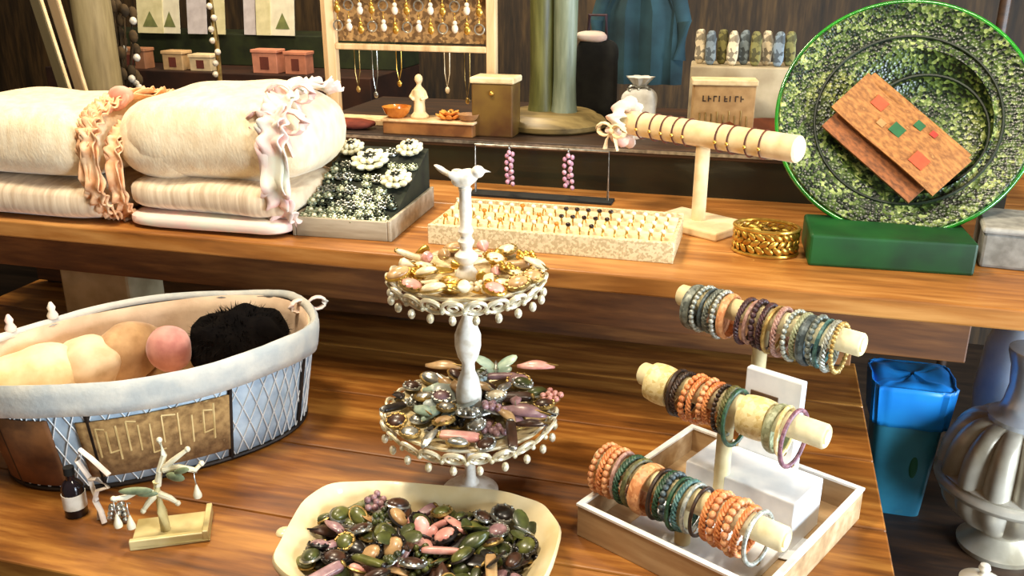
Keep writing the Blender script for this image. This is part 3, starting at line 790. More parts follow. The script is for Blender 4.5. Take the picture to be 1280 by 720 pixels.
# chicken wire: crossing diagonals
m = MB(); K = 60
for k in range(K):
    for s in (-1, 1):
        m.tube([wallp(2*PI*(k+s*h*.35)/K, h/8, .002) for h in range(9)], .0009, 4)
m.build('wire_mesh', mat('pale_wire', (240,240,236), (214,216,214), rough=.5), bsk)
# liner: inside wall + floor, then folded collar
rows = []
for h, s in ((-.0,-.88),(.0,-.3),(.01,-.05),(.3,-.045),(.6,-.042),(.9,-.038),(1.06,-.034)):
    row = []
    for k in range(n):
        t_ = 2*PI*k/n; p = wallp(t_, h, s+.004*math.sin(13*t_)*(h > .2)); row.append((p[0], p[1], p[2]+.003))
    rows.append(row)
m = MB(); m.grid(rows, closev=True); m.build('inner_liner', M_linp, bsk, solid=.002)
rows = []
for j, (h, s) in enumerate(((1.06,-.034),(1.11,-.018),(1.12,.0),(1.08,.022),(1.0,.030),(.9,.033),(.80,.034))):
    row = []
    for k in range(n):
        t_ = 2*PI*k/n; p = wallp(t_, h, s+.003*math.sin(17*t_+j*.5)+.0025*math.sin(41*t_)); row.append((p[0], p[1], p[2]+.002+.003*math.sin(5*t_)))
    rows.append(row)
m = MB(); m.grid(rows, closev=True); m.build('folded_collar', M_liner, bsk, solid=.002)
# outer liner seen through mesh
rows = [[wallp(2*PI*k/n, h, -.012+.002*math.sin(9*2*PI*k/n)) for k in range(n)] for h in (.02,.25,.5,.75,.95)]
m = MB(); m.grid(rows, closev=True); m.build('outer_liner', mat('blue_grey_liner', (190,206,216), (158,176,190), rough=.9, scale=40, bump=.3), bsk, solid=.0015)
# burlap panel on the front, dark panel left
def arc_panel(a0, a1, h0, h1, s, nm, mt):
    rows = [[wallp(a0+(a1-a0)*k/20, h, s) for k in range(21)] for h in (h0,(h0+h1)/2,h1)]
    return MB().grid(rows).build(nm, mt, bsk, solid=.003)
M_bur = mat('burlap', (176,140,88), (120,88,50), rough=.95, scale=90, bump=.6, c3=(206,176,120))
aF = math.radians(-90)
M_bur2 = mat('brown_panel', (132,84,42), (86,52,26), rough=.8, scale=30)
arc_panel(math.radians(-118), math.radians(-74), .12, .74, .010, 'burlap_panel', M_bur)['label'] = 'tan burlap panel with pale strokes'
arc_panel(math.radians(-165), math.radians(-128), .05, .78, .010, 'brown_panel', M_bur2)
m = MB()
for i in range(11):
    a = math.radians(-112+i*3.2); h0 = .34+.05*math.sin(i*2.3); h1 = .66-.04*math.sin(i*1.7)
    m.tube([wallp(a, h0, .017), wallp(a, h1, .017)], .0016, 5)
    if i % 3 == 0: m.tube([wallp(a, h1, .017), wallp(a+.05, h1-.02, .017)], .0014, 5)
    if i % 4 == 1: m.tube([wallp(a, h0, .017), wallp(a+.06, h0+.02, .017)], .0014, 5)
m.build('raised_letters', mat('letter_cream', (226,200,140), (190,160,100), rough=.6), bsk)
m = MB()
pt = Vector(wallp(math.radians(8), 1.05, .03)); bow(m, pt, .026); m.build('ribbon_tie', M_lacepink, bsk)
for k, ang_ in enumerate((118,137,150)):
    p = Vector(wallp(math.radians(ang_), 1.12, .0)); m = MB(); m.lathe([(0,0),(.007,.001),(.008,.006),(.0045,.013),(.006,.018),(.002,.026),(0,.027)], 12, c=p+Vector((0,0,-.001))); m.build('tassel', M_lacepink, bsk)
# contents
Rb = TR(bc) @ RZ(ba)
def inb(px, py, z): return at(px, py, z)
def soft(name, label, cat, px, py, z, d, m_, rz=0, amp=.006, seed=0, ex=.8, tiltx=0):
    p = at(px, py, z); 
    o = MB().cushion((0,0,0), d, ex, .9, amp, 22, 40, 18, seed=seed).build(name, m_, loc=p); o.rotation_euler = (tiltx,0,rz); return tag(o, label, cat)
MATS_FUR = None
M_tanf = mat('tan_felt', (200,160,112), (164,124,80), rough=.95, scale=40, sheen=.3)
soft('rolled_cloth','large cream rolled cloth filling the left of the wire basket','cloth',45,474,.850,(.062,.05,.046),M_creamv,.5,.008,3)
soft('rolled_cloth','cream rolled cloth upright in the middle left of the wire basket','cloth',108,458,.850,(.045,.055,.044),mat('warm_cream', (236,212,176),(208,178,138),rough=.9,scale=30),1.0,.008,4)
soft('felt_pouch','tan felt pouch between the cream cloth and the pink ball in the basket','pouch',158,444,.850,(.034,.065,.048),M_tanf,-.2,.006,5)
soft('pink_ball','pink soft ball beside the black fur in the wire basket','ball',212,436,.872,(.032,.030,.034),mat('pink_felt',(214,150,136),(184,116,106),rough=.9,scale=40,sheen=.3),0,.003,6,1)
soft('padding_cloth','brown cloth lying low in the bottom of the wire basket','cloth',200,455,.80,(.15,.09,.035),mat('brown_cloth',(150,110,64),(104,72,40),rough=.9,scale=20),ba,.008,7)
# fur
p = at(300,426,.858)
fur = MB().cushion((0,0,0), (.074,.060,.050), .9, .9, .012, 30, 40, 18, seed=8).build('black_fur', mat('black_fur', (7,5,5), (16,12,10), rough=1, scale=60), loc=p)
MATS['black_fur'].node_tree.nodes['Principled BSDF'].inputs['Specular IOR Level'].default_value = .1; fur.rotation_euler = (0,0,.7); tag(fur, 'black fluffy fur hat in the right end of the wire basket', 'hat')
ps = MB(); rnd = random.Random(2)
for i in range(900):
    t_, q = rnd.uniform(0,2*PI), rnd.uniform(-.2,1); a = math.asin(q)
    b = Vector((.072*math.cos(a)*math.cos(t_), .058*math.cos(a)*math.sin(t_), .048*math.sin(a)))
    d = (b.normalized()+Vector((rnd.uniform(-.6,.6),rnd.uniform(-.6,.6),rnd.uniform(-.6,.3)))).normalized()*rnd.uniform(.008,.016)
    w_ = Vector((rnd.uniform(-1,1),rnd.uniform(-1,1),0)).normalized()*.0012
    ps.add([b-w_, b+w_, b+d], [(0,1,2)])
ft = ps.build('fur_tufts', MATS['black_fur'], fur, smooth=False)

# ================================================================ bracelet stand in the tray
tc_ = Vector((-.006,.984,TZ)); ta = math.atan2(-.106,.215)
TL = (.244,.262)
tr = thing('display_tray', 'white rimmed wooden tray holding the tiered bracelet stand', 'tray', tc_, ta)
M_trw = mat('white_rim', (250,248,242), (230,226,216), rough=.4, scale=60)
M_trb = wood('tray_wood', (130,100,66), (170,138,98), (200,174,134), rough=.5)
MB().box((0,0,.004), (TL[0]-.004,TL[1]-.004,.008)).build('tray_base', M_trb, tr, smooth=False)
for s in (-1,1):
    MB().box((0,s*(TL[1]/2-.0025),.021), (TL[0],.005,.042)).build('side', M_trb, tr, smooth=False, bevel=.001)
    MB().box((s*(TL[0]/2-.0025),0,.021), (.005,TL[1]-.010,.042)).build('side', M_trb, tr, smooth=False, bevel=.001)
m = MB()
for s in (-1,1):
    m.box((0,s*(TL[1]/2-.0025),.0435), (TL[0]+.002,.0075,.003)); m.box((s*(TL[0]/2-.0025),0,.0435), (.0075,TL[1]-.012,.003))
m.build('white_edge', M_trw, tr, smooth=False)
Rt = TR(tc_) @ RZ(ta)
def tw(u, v, z): return Rt @ Vector((u, v, z))
# stand: stepped white base
st = thing('tiered_bracelet_stand', 'white stepped stand with three bars of bracelets in the white rimmed tray', 'jewelry stand', tw(0,0,.008), ta)
M_stw = mat('stand_white', (246,248,250), (222,228,234), rough=.35, scale=30)
MB().box((.014,.085,.05), (.075,.022,.10)).box((.014,.085,.125), (.075,.012,.10)).build('back_panel', M_stw, st, smooth=False, bevel=.002)
MB().box((.020,.035,.033), (.145,.076,.066)).build('middle_step', M_stw, st, smooth=False, bevel=.002)
MB().box((.008,-.050,.006), (.16,.092,.012)).build('front_step', M_stw, st, smooth=False, bevel=.002)
MB().box((.004,.0778,.138), (.036,.002,.018)).build('dark_label', mat('brown_label', (92,66,40), (60,42,26), rough=.6), st, smooth=False)
# paper sheet in tray
t = tag(MB().box((0,0,0), (.055,.05,.0012)).build('paper_card', mat('card_white', (238,242,246), None, rough=.6), smooth=False, loc=tw(.080,-.0,.011)), 'white card lying in the tray right of the bracelet stand', 'card'); t.rotation_euler = (0,0,ta+.3)
bars = [('rear', .98-.0, .108), ('middle', .918, .0), ('front', .833, -.078)]
bars = []
for nm, (pa, pb_), z in (('rear', ((850,368),(1080,432)), .985), ('middle', ((802,466),(1035,547)), .918), ('front', ((748,572),(984,676)), .832)):
    a_ = at(*pa, z); b_ = at(*pb_, z); bars.append((nm, a_, b_))
BR = .0145
M_bar = mat('cream_bar', (240,226,180), (210,190,140), rough=.6, scale=40)
Rti = Rt.inverted(); sto = Vector((0,0,.008))
for nm, a_, b_ in bars:
    la, lb_ = Rti @ a_-sto, Rti @ b_-sto
    mid_ = (la+lb_)/2
    d = (lb_-la)
    q = d.to_track_quat('Z','Y').to_matrix().to_4x4()
    o = MB().lathe([(0,0),(BR*.55,0),(BR*.6,.004),(BR*.85,.0005),(BR,.003),(BR,d.length-.003),(BR*.85,d.length-.0005),(BR*.6,d.length-.004),(BR*.55,d.length),(0,d.length)], 24, M=TR(la) @ q).build('bar', M_bar, st)
    foot_z = {'rear':.10,'middle':.06,'front':.012}[nm]
    v_ = {'rear':mid_.y,'middle':mid_.y,'front':mid_.y}[nm]
    u_ = {'rear':-.028,'middle':mid_.x,'front':mid_.x}[nm]
    MB().cyl((u_,v_,(.0 if nm == 'rear' else .01)), (u_,v_,mid_.z-BR*.6), .0095, n=14).build('post', mat('cream_post', (222,206,160), (190,170,120), rough=.6), st)
def bracelet(kind, m_, label, loc, rot, R, w):
    t = thing('bracelet', label, 'bracelet', loc, group='bracelets on the three-bar stand', rot=rot)
    if kind == 'beaded':
        m = MB(); n_ = int(2*PI*R/(w*.95))
        for i in range(n_):
            a = 2*PI*i/n_; m.sph((0,R*math.cos(a),R*math.sin(a)), w*.52, 8, 6)
        m.build('beads', m_, t)
    elif kind == 'cuff':
        MB().lathe([(R-.0015,-w/2),(R+.0012,-w/2),(R+.0026,-w/4),(R+.003,0),(R+.0026,w/4),(R+.0012,w/2),(R-.0015,w/2),(R-.0015,-w/2)], 36, M=RY(PI/2)).build('band', m_, t)
    elif kind == 'bangle':
        MB().torus((0,0,0), R, w*.45, M=RY(PI/2), n=36, m=8).build('hoop', m_, t)
    elif kind == 'braided':
        m = MB()
        for s in range(3):
            m.tube([((w*.28*math.sin(12*a+s*2.1)), (R+w*.16*math.cos(12*a+s*2.1))*math.cos(a), (R+w*.16*math.cos(12*a+s*2.1))*math.sin(a)) for a in [2*PI*i/72 for i in range(72)]], w*.24, 6, closed=True)
        m.build('strands', m_, t)
    MB().box((0,0,-R-.001), (w*.9,.006,.003)).build('clasp', M_brass if kind != 'cuff' else M_gold, t, smooth=False)
    return t
bcol = {'steel grey': ((152,158,146),(86,92,86),.3), 'slate': ((98,112,116),(52,62,66),.2), 'peach': ((238,178,124),(204,130,80),0), 'plum': ((92,58,60),(48,28,32),0), 'dusty pink': ((200,162,148),(150,108,98),0),
        'silver': ((206,208,196),(140,144,134),.5), 'cream': ((244,226,172),(220,194,126),0), 'olive': ((116,112,64),(70,68,38),0), 'orange': ((232,158,96),(196,110,56),0), 'dark brown': ((70,46,30),(38,24,16),0),
        'forest green': ((52,92,62),(26,52,34),0), 'teal': ((96,140,134),(48,84,84),.1), 'pale sage': ((180,184,150),(130,134,100),.1), 'brass': ((206,176,108),(150,118,60),.5), 'mauve': ((150,104,112),(100,64,76),0)}
BM = {k: mat('bracelet_'+k.replace(' ','_'), a, b, rough=.45, metal=mt, scale=260, kind='cell', bump=.2, lo=.1, hi=.9) for k, (a, b, mt) in bcol.items()}
seq = {
 'rear': [(.10,'cuff','steel grey',.012),(.155,'beaded','silver',.007),(.19,'bangle','slate',.006),(.22,'braided','steel grey',.008),(.262,'beaded','silver',.007),(.30,'cuff','peach',.010),
          (.40,'braided','plum',.008),(.44,'bangle','dusty pink',.006),(.475,'beaded','plum',.008),(.515,'braided','plum',.008),(.555,'bangle','brass',.006),(.595,'braided','dusty pink',.008),
          (.665,'beaded','silver',.007),(.70,'braided','pale sage',.008),(.74,'cuff','slate',.010),(.78,'beaded','steel grey',.008),(.815,'bangle','teal',.006),(.85,'braided','silver',.008),(.89,'beaded','brass',.006)],
 'middle': [(.13,'cuff','cream',.030),(.225,'bangle','dark brown',.007),(.262,'braided','dark brown',.008),(.315,'beaded','orange',.008),(.355,'braided','orange',.008),(.395,'beaded','peach',.008),(.435,'braided','orange',.008),(.475,'beaded','dark brown',.006),
            (.515,'braided','olive',.009),(.55,'bangle','forest green',.006),(.66,'cuff','cream',.034),(.765,'cuff','pale sage',.010),(.80,'bangle','cream',.006),(.845,'bangle','mauve',.006)],
 'front': [(.04,'beaded','peach',.008),(.08,'braided','orange',.009),(.12,'beaded','peach',.008),(.155,'bangle','dusty pink',.007),(.20,'braided','forest green',.009),(.24,'bangle','olive',.007),(.30,'cuff','peach',.016),
           (.37,'bangle','dark brown',.006),(.405,'braided','forest green',.008),(.44,'beaded','slate',.008),(.48,'bangle','forest green',.006),(.515,'braided','teal',.008),(.55,'bangle','silver',.006),(.59,'bangle','dark brown',.005),
           (.65,'braided','orange',.009),(.69,'beaded','peach',.009),(.735,'braided','orange',.009),(.775,'beaded','peach',.009),(.815,'braided','orange',.008),(.87,'bangle','silver',.006)]}
ORD = ['first','second','third','fourth','fifth','sixth','seventh','eighth','ninth','tenth','eleventh','twelfth','thirteenth','fourteenth','fifteenth','sixteenth','seventeenth','eighteenth','nineteenth','twentieth']
rnd = random.Random(3)
for nm, a_, b_ in bars:
    d = b_-a_; rz_ = math.atan2(d.y, d.x)
    for i, (u, kd, cl, w_) in enumerate(seq[nm]):
        R = rnd.uniform(.0255,.029)+{'rear':.0015,'middle':-.001,'front':.0015}[nm]
        if kd == 'cuff' and w_ > .02: R = .0225
        if cl in ('forest green','mauve') and nm == 'middle': R = .033
        p = a_+d*u; th = {'beaded': w_*.52, 'cuff': .0015, 'bangle': w_*.45, 'braided': w_*.42}[kd]
        p = p-Vector((0,0,(R-th)-BR-.0003))
        bracelet(kd, BM[cl], f'{cl} {kd if kd != "cuff" else "wide cuff"} bracelet, {ORD[i]} from the left end of the {nm} bar', p, (0, rnd.uniform(-.07,.07), rz_+rnd.uniform(-.09,.09)), R, w_)

# ================================================================ right side floor area: bench, bin, urn
bn = thing('low_bench', 'dark low bench behind the table right end carrying bin and urn', 'bench', (.47,1.50,0))
MB().box((0,0,.43), (.50,.62,.04)).build('bench_top', M_dark, bn, smooth=False, bevel=.004)
for sx in (-.22,.22):
    for sy in (-.28,.28): MB().box((sx,sy,.205), (.04,.04,.41)).build('leg', M_dark, bn, smooth=False)
pb1, pb2 = at(1112,657,.45), at(1168,660,.45)
q1, q2 = aty(1078,462,1.60), aty(1176,470,1.60)
bx = (pb1.x+pb2.x)/2+.01
bin_ = thing('blue_bin', 'blue tapered plastic bin with folded bag top beyond the table edge', 'bin', (.297,1.60,.45))
M_blu = mat('blue_plastic', (40,160,240), (24,130,224), rough=.4, scale=8)
M_tea = mat('teal_plastic', (62,150,176), (44,114,140), rough=.35, scale=9, c3=(110,150,110))
def frus(z0, z1, w0, w1, d0, d1, k=.2, n_=40, amp=0, f=9):
    rows = []
    for j in range(9):
        u = j/8; w_ = w0+(w1-w0)*u; d_ = d0+(d1-d0)*u
        rows.append([(w_/2*math.copysign(abs(math.cos(t))**k, math.cos(t))*(1+amp*math.sin(f*t+u)), d_/2*math.copysign(abs(math.sin(t))**k, math.sin(t))*(1+amp*math.sin(f*t+u)), z0+(z1-z0)*u) for t in [2*PI*i/n_ for i in range(n_)]])
    return rows
hB = q1.z-.45
m = MB(); r_ = frus(0, hB-.02, .088, .122, .085, .11, .35); m.grid(r_, closev=True); m.f.append(tuple(range(40))[::-1])
m.build('body', M_tea, bin_, solid=.003)
m = MB(); m.grid(frus(hB-.078, hB, .127, .138, .116, .126, .35, amp=.035, f=17), closev=True); m.grid(frus(hB-.06, hB, .118, .136, .106, .124, .35, amp=.02, f=13), closev=True)
m.build('bag_collar', M_blu, bin_, solid=.002)
m = MB(); rows = frus(hB-.004, hB+.0, .134, .134, .122, .122, .35, amp=.02, f=13)[:1]
for q_, z_ in ((.9,.004),(.7,.007),(.4,.002),(.05,.006)): rows.append([(x*q_, y*q_, hB-.004+z_+.003*math.sin(x*90+y*60)) for x, y, z in rows[0]])
m.grid(rows, closev=True); m.build('bunched_bag', M_blu, bin_)
MB().sph((.018,-.050,.105), (.007,.003,.022), 12, 8).build('green_mark', mat('green_mark', (36,116,84), None, rough=.6), bin_)
# urn
uc = Vector((.458,1.50,.45))
urn = thing('silver_urn', 'large silver fluted urn on the bench right of the table', 'urn', uc); urn.scale = (1.06,1.06,1.18)
M_urn = mat('urn_silver', (222,214,196), (160,148,124), rough=.32, metal=.3, scale=10)
fl = lambda amp, k=18: (lambda t, i: 1-amp*(1-abs(math.sin(k/2*t))**.7))
m = MB(); m.lathe([(0,0),(.060,0),(.062,.008),(.045,.020),(.035,.030),(.040,.040)], 40); m.build('foot', M_urn, urn)
m = MB(); pr_ = [(.038+.068*math.sin(PI/2*i/10), .038+.065*(i/10)**1.3) for i in range(11)]
m.lathe(pr_, 108, mod=fl(.10,14)); m.build('lower_cup', M_urn, urn)
m = MB(); m.lathe([(.100,.100),(.110,.104),(.113,.110),(.110,.116),(.104,.119),(.108,.124),(.100,.128)], 60); m.build('belt', M_urn, urn)
m = MB(); pr_ = []
for i in range(15):
    a = PI/2*i/14; pr_.append((.045+.065*math.cos(a)**.8, .124+.085*math.sin(a)))
m.lathe(pr_, 126, mod=fl(.16,14)); m.build('fluted_dome', M_urn, urn)
MB().lathe([(.05,.206),(.052,.216),(.040,.222),(.034,.235),(.030,.26),(.033,.29),(.040,.31),(.040,.316),(.030,.318),(0,.318)], 40).build('neck', mat('urn_pale', (232,236,240), (196,204,212), rough=.25, metal=.5, scale=20), urn)
# pale vase behind
t = thing('pale_vase', 'tall pale blue-white vase behind the silver urn', 'vase', (.52,1.70,.45))
MB().lathe([(0,0),(.05,0),(.06,.01),(.085,.10),(.095,.20),(.088,.30),(.062,.37),(.05,.39),(.055,.41),(.065,.42),(.06,.42),(.048,.40),(.045,.38),(0,.1)], 48).build('body', mat('pale_blue_glaze', (228,236,244), (190,204,220), rough=.2, scale=12, coat=.5), t)
MB().torus((0,0,.39), .0525, .004, n=36).build('neck_ring', M_silver, t)
# cream knob jar, lower right
pj = at(1232,722,.55)
t = thing('cream_jar', 'small cream lidded jar in front of the silver urn', 'jar', (.392,1.315,.45))
MB().lathe([(0,0),(.026,0),(.032,.008),(.035,.03),(.030,.048),(0,.05)], 32).build('body', M_cream, t)
MB().lathe([(.0,.049),(.033,.049),(.033,.053),(.022,.060),(.008,.065),(.0055,.070),(.009,.077),(.007,.083),(0,.085)], 28).build('lid', M_pearl, t)

# ================================================================ back riser and what stands on it
RZT = SZ+.088
rs = thing('back_riser', 'dark stained riser box standing along the back of the shelf', 'riser', (-.31,1.93,SZ))
x0_, x1_ = -.95+.31, .42+.31
M_rf = mat('riser_front', (30,34,20), (16,18,12), rough=.35, scale=9, c3=(52,58,30), coat=.3)
MB().box(((x0_+x1_)/2,0,RZT-SZ-.008), (x1_-x0_,.50,.016)).build('top', M_dark, rs, smooth=False, bevel=.002)
MB().box(((x0_+x1_)/2,-.235,(RZT-SZ-.016)/2), (x1_-x0_-.01,.016,RZT-SZ-.016)).build('front_board', M_rf, rs, smooth=False)
for x in (x0_+.012,x1_-.012): MB().box((x,.01,(RZT-SZ-.016)/2), (.016,.46,RZT-SZ-.016)).build('side_board', M_dark, rs, smooth=False)
MB().box(((x0_+x1_)/2,-.249,RZT-SZ-.006), (x1_-x0_,.006,.006)).build('metal_edge', M_silver, rs, smooth=False)
RT = RZT
# round-based column
pcx = aty(690,142,1.86)
cl = thing('column_stand', 'green-grey twin column on a round wooden base behind the ring tray', 'column', (pcx.x,1.86,RT))
M_col = wood('green_wood', (46,46,16), (88,88,40), (124,124,70), along='z', rough=.5)
M_colg = wood('grey_green_wood', (74,82,62), (112,122,98), (150,158,134), along='z', rough=.5)
MB().lathe([(0,0),(.108,0),(.114,.005),(.115,.014),(.108,.021),(.098,.024),(.092,.030),(.085,.033),(0,.035)], 56).build('base', wood('base_wood', (80,66,34), (124,104,60), (158,136,84), rough=.5), cl)
MB().lathe([(.030,.033),(.027,.05),(.025,.1),(.027,.35),(.028,.5),(0,.5)], 28, c=(-.022,0,0)).build('shaft', M_col, cl)
MB().lathe([(.028,.033),(.025,.05),(.023,.1),(.025,.35),(.026,.5),(0,.5)], 28, c=(.027,-.006,0)).build('shaft', M_colg, cl)
MB().box((0,.01,.26), (.09,.02,.45)).build('web', mat('groove_dark', (58,44,16), (36,28,12), rough=.6), cl, smooth=False)
# earring frame
fx0, fx1 = aty(420,120,1.80).x, aty(615,60,1.80).x
er = thing('earring_display', 'pale wooden earring rack hung with gold earrings behind the towels', 'jewelry stand', ((fx0+fx1)/2,1.80,RT))
hw = (fx1-fx0)/2
M_fr = wood('frame_wood', (188,150,100), (224,190,140), (240,214,170), along='z', rough=.5)
zc = aty(520,60,1.80).z-RT
for s in (-1,1): MB().box((s*hw,0,.16), (.020,.018,.32)).build('upright', M_fr, er, smooth=False, bevel=.002)
MB().box((-hw-.020,.012,.16), (.012,.014,.32)).build('upright', M_fr, er, smooth=False, bevel=.002)
MB().box((0,-.002,zc), (2*hw-.02,.016,.012)).build('crossbar', M_fr, er, smooth=False, bevel=.002)
MB().box((0,-.002,zc+.115), (2*hw-.02,.016,.012)).build('crossbar', M_fr, er, smooth=False, bevel=.002)
MB().box((0,.012,zc+.06), (2*hw-.02,.004,.10)).build('back_mesh', mat('tan_mesh', (170,132,80), (110,80,44), rough=.8, scale=160, kind='cell'), er, smooth=False)
MB().box((0,-.0,.006), (2*hw+.02,.06,.012)).build('foot_rail', M_fr, er, smooth=False, bevel=.002)
ec = None; nE = 13
for row, z_ in enumerate((.100,.062)):
    for i in range(nE):
        x = -hw+.022+i*(2*hw-.044)/(nE-1)
        p = Vector(((fx0+fx1)/2+x, 1.786, RT+zc+z_+.003*math.sin(i*2)))
        if ec is None:
            ec = {}
        kk = (i+row) % 3
        if kk not in ec:
            t = thing('hanging_earring', ('gold drop earring','silver hoop earring','cream bead earring')[kk]+' hanging on the pale wooden frame', 'earring', p, group='earrings on the wooden frame')
            MB().tube([(0,.004,.002),(0,0,.006),(0,-.002,0),(0,0,-.008)], .0009, 5).build('hook', M_gold, t)
            m = MB()
            if kk == 1: m.torus((0,0,-.019), .010, .0016, M=RX(PI/2), n=18, m=6)
            else:
                m.sph((0,0,-.013), (.005,.004,.005), 8, 6); m.sph((0,0,-.024), (.007,.004,.009), 8, 6)
            m.build('drop', (M_gold, M_silver, M_pearl)[kk], t); ec[kk] = t
        else: copy_tree(ec[kk], p)
# hanging necklaces below the crossbar
nc = None
for i, (px, L_) in enumerate(((448,.075),(470,.085),(500,.06),(560,.07),(585,.09))):
    x = aty(px,80,1.79).x; p = Vector((x,1.785,RT+zc-.006))
    col_ = ('brass','silver','gold','cream','brass')[i]
    t = thing('hanging_necklace', f'thin {col_} necklace hanging below the frame crossbar, {ORD[i]} from the left', 'necklace', p, group='necklaces below the crossbar')
    m = MB(); m.tube([(-.006,0,.0),(-.005,-.001,-L_*.6),(0,-.002,-L_),(.005,-.001,-L_*.6),(.006,0,0)], .0012, 6); m.build('chain', colors[col_], t)
    MB().sph((0,-.002,-L_-.005), (.005,.003,.007), 8, 6).build('pendant', colors[col_], t)
# small chest right of the frame
p0 = aty(622,140,1.76)
t = thing('jewelry_chest', 'olive brown small chest with pale lid left of the round column', 'box', (aty(620,100,1.74).x,1.74,RT))
MB().box((0,0,.052), (.084,.06,.104)).build('body', mat('olive_lacquer', (120,92,40), (84,52,28), rough=.4, scale=14), t, smooth=False, bevel=.003)
MB().box((0,0,.110), (.090,.066,.012)).build('lid', M_cream, t, smooth=False, bevel=.003)
MB().sph((0,-.032,.086), .005, 10, 8).build('knob', M_gold, t)
# figurine with amber bowl
ta_, tb_ = aty(478,150,1.72), aty(604,150,1.72)
TT = RT+.030
t = thing('trinket_box', 'flat tan box carrying the figurine and orange flower', 'box', ((ta_.x+tb_.x)/2,1.722,RT))
MB().box((0,0,.0125), (tb_.x-ta_.x-.026,.064,.025)).build('body', mat('tan_box', (164,110,56), (110,66,30), rough=.6, scale=20), t, smooth=False, bevel=.002)
MB().box((0,0,.0275), (tb_.x-ta_.x-.02,.070,.005)).build('lid', M_fr, t, smooth=False, bevel=.0015)
px_ = aty(525,150,1.72)
t = thing('figurine', 'small cream robed figurine in front of the wooden earring frame', 'figurine', (px_.x,1.72,TT))
m = MB(); m.lathe([(0,0),(.018,0),(.019,.004),(.012,.012),(.011,.03),(.013,.045),(.012,.056),(.005,.064),(.0045,.068)], 20)
m.sph((0,0,.077), (.0085,.0085,.010), 12, 10); m.tube([(-.011,0,.055),(-.018,-.004,.042),(-.008,-.012,.038)], .0035, 8); m.tube([(.011,0,.055),(.018,-.004,.042),(.008,-.012,.038)], .0035, 8)
m.build('body', M_cream, t, remesh=.0014)
def bowl(name, label, px, py, Y, z, r, h, m_, n_=40):
    p = aty(px,py,Y)
    o = MB().lathe([(0,0),(r*.5,0),(r*.8,h*.4),(r,h),(r*.95,h),(r*.75,h*.45),(r*.45,h*.12),(0,h*.1)], n_).build(name, m_, loc=(p.x,Y,z)); return tag(o, label, 'bowl')
bowl('amber_bowl', 'amber glass bowl left of the cream figurine', 497,160,1.715,TT,.030,.022, M_amber)
t = thing('orange_flower', 'orange fabric flower lying in front of the wooden earring frame', 'flower', (aty(562,150,1.72).x,1.718,TT))
m = MB()
for r_, k_, z_ in ((.018,8,.006),(.011,6,.012)):
    for i in range(k_):
        a = 2*PI*i/k_+z_*50; m.sph((0,0,0), (.011,.007,.003), 8, 6, M=TR((r_*math.cos(a),r_*math.sin(a),z_)) @ RZ(a) @ RY(-.5))
m.build('petals', mat('orange_petal', (236,166,70), (206,120,40), rough=.7, scale=50), t)
MB().sph((0,0,.014), (.006,.006,.004), 10, 6).build('centre', M_brass, t)
bowl('small_dish', 'small tan dish beside the orange flower', 586,160,1.71,TT,.022,.014, mat('tan_dish', (196,150,100), (150,106,66), rough=.5))
t = tag(MB().cushion((0,0,.010), (.05,.025,.010), .6, .8, .003, 40).build('red_scarf', mat('red_cloth', (150,66,40), (100,40,26), rough=.9), loc=(aty(440,160,1.73).x,1.73,RT)), 'folded rust red cloth at the left foot of the earring frame', 'cloth')
# glass-fronted purple earrings hanging at riser front, from a low rail
rx0, rx1 = aty(600,185,1.63).x, aty(765,188,1.63).x
rl_ = thing('earring_rail', 'low wire rail with lilac earrings behind the long ring tray', 'jewelry stand', ((rx0+rx1)/2,1.60,SZ))
hw2 = (rx1-rx0)/2
MB().tube([(-hw2,0,.004),(-hw2,0,.094),(hw2,0,.094),(hw2,0,.004)], .0022, 8).build('rail', M_silver, rl_)
MB().box((0,0,.002), (2*hw2+.02,.04,.004)).build('base', M_black, rl_, smooth=False)
M_lil = mat('lilac_bead', (226,184,200), (180,126,154), rough=.3, scale=60)
for i, (px, lb) in enumerate(((637,'cluster of lilac bead drops hanging from the low wire rail, left'),(711,'long lilac bead earring hanging from the low wire rail, right'))):
    p = Vector((aty(px,190,1.60).x,1.60,SZ+.0935))
    t = thing('lilac_earring', lb, 'earring', p)
    MB().torus((0,0,-.002), .0045, .0009, M=RY(PI/2), n=14, m=5).build('hook', M_silver, t)
    m = MB()
    for k in range(16):
        m.sph((.006*math.sin(k*2.2)*(1+.3*i), -.004*math.cos(k*2.2), -.010-k*.0040), (.0042,.004,.0048), 8, 6)
    m.build('beads', M_lil, t)

# things on the riser, right part
p = aty(745,120,1.98)
t = thing('black_bag', 'black upright bag with pale cuff right of the round column', 'bag', (aty(745,100,1.98).x,1.98,RT))
MB().cushion((0,0,.085), (.045,.03,.085), .4, .4, .004, 20).build('body', M_black, t)
MB().cushion((-.012,-.004,.176), (.034,.026,.012), .6, .8, .004, 30).build('pale_cuff', M_lacepink, t)
MB().tube([(-.02,0,.17),(-.018,0,.22),(.018,0,.22),(.02,0,.17)], .004, 8).build('handle', mat('plum_strap', (70,40,50), (40,24,30), rough=.7), t)
t = thing('ribboned_packet', 'white gauze gift packet standing between black bag and kraft box', 'packet', (aty(800,100,1.90).x,1.90,RT))
MB().cushion((0,0,.040), (.036,.024,.040), .5, .6, .006, 30, seed=3).build('pouch', mat('white_gauze', (226,224,214), (190,186,176), rough=.8, scale=40), t)
m = MB(); m.lathe([(.008,.074),(.007,.082),(.022,.100),(.026,.104)], 24, mod=lambda t,i: 1+.2*math.sin(7*t)); m.build('gathered_top', MATS['white_gauze'], t, solid=.001)
m = MB(); bow(m, (0,-.010,.078), .02); m.build('bow', M_silver, t)
t = thing('lace_runner', 'pale mint lace strip lying in front of the white gift packet', 'lace', (aty(808,128,1.80).x,1.82,RT))
m = MB()
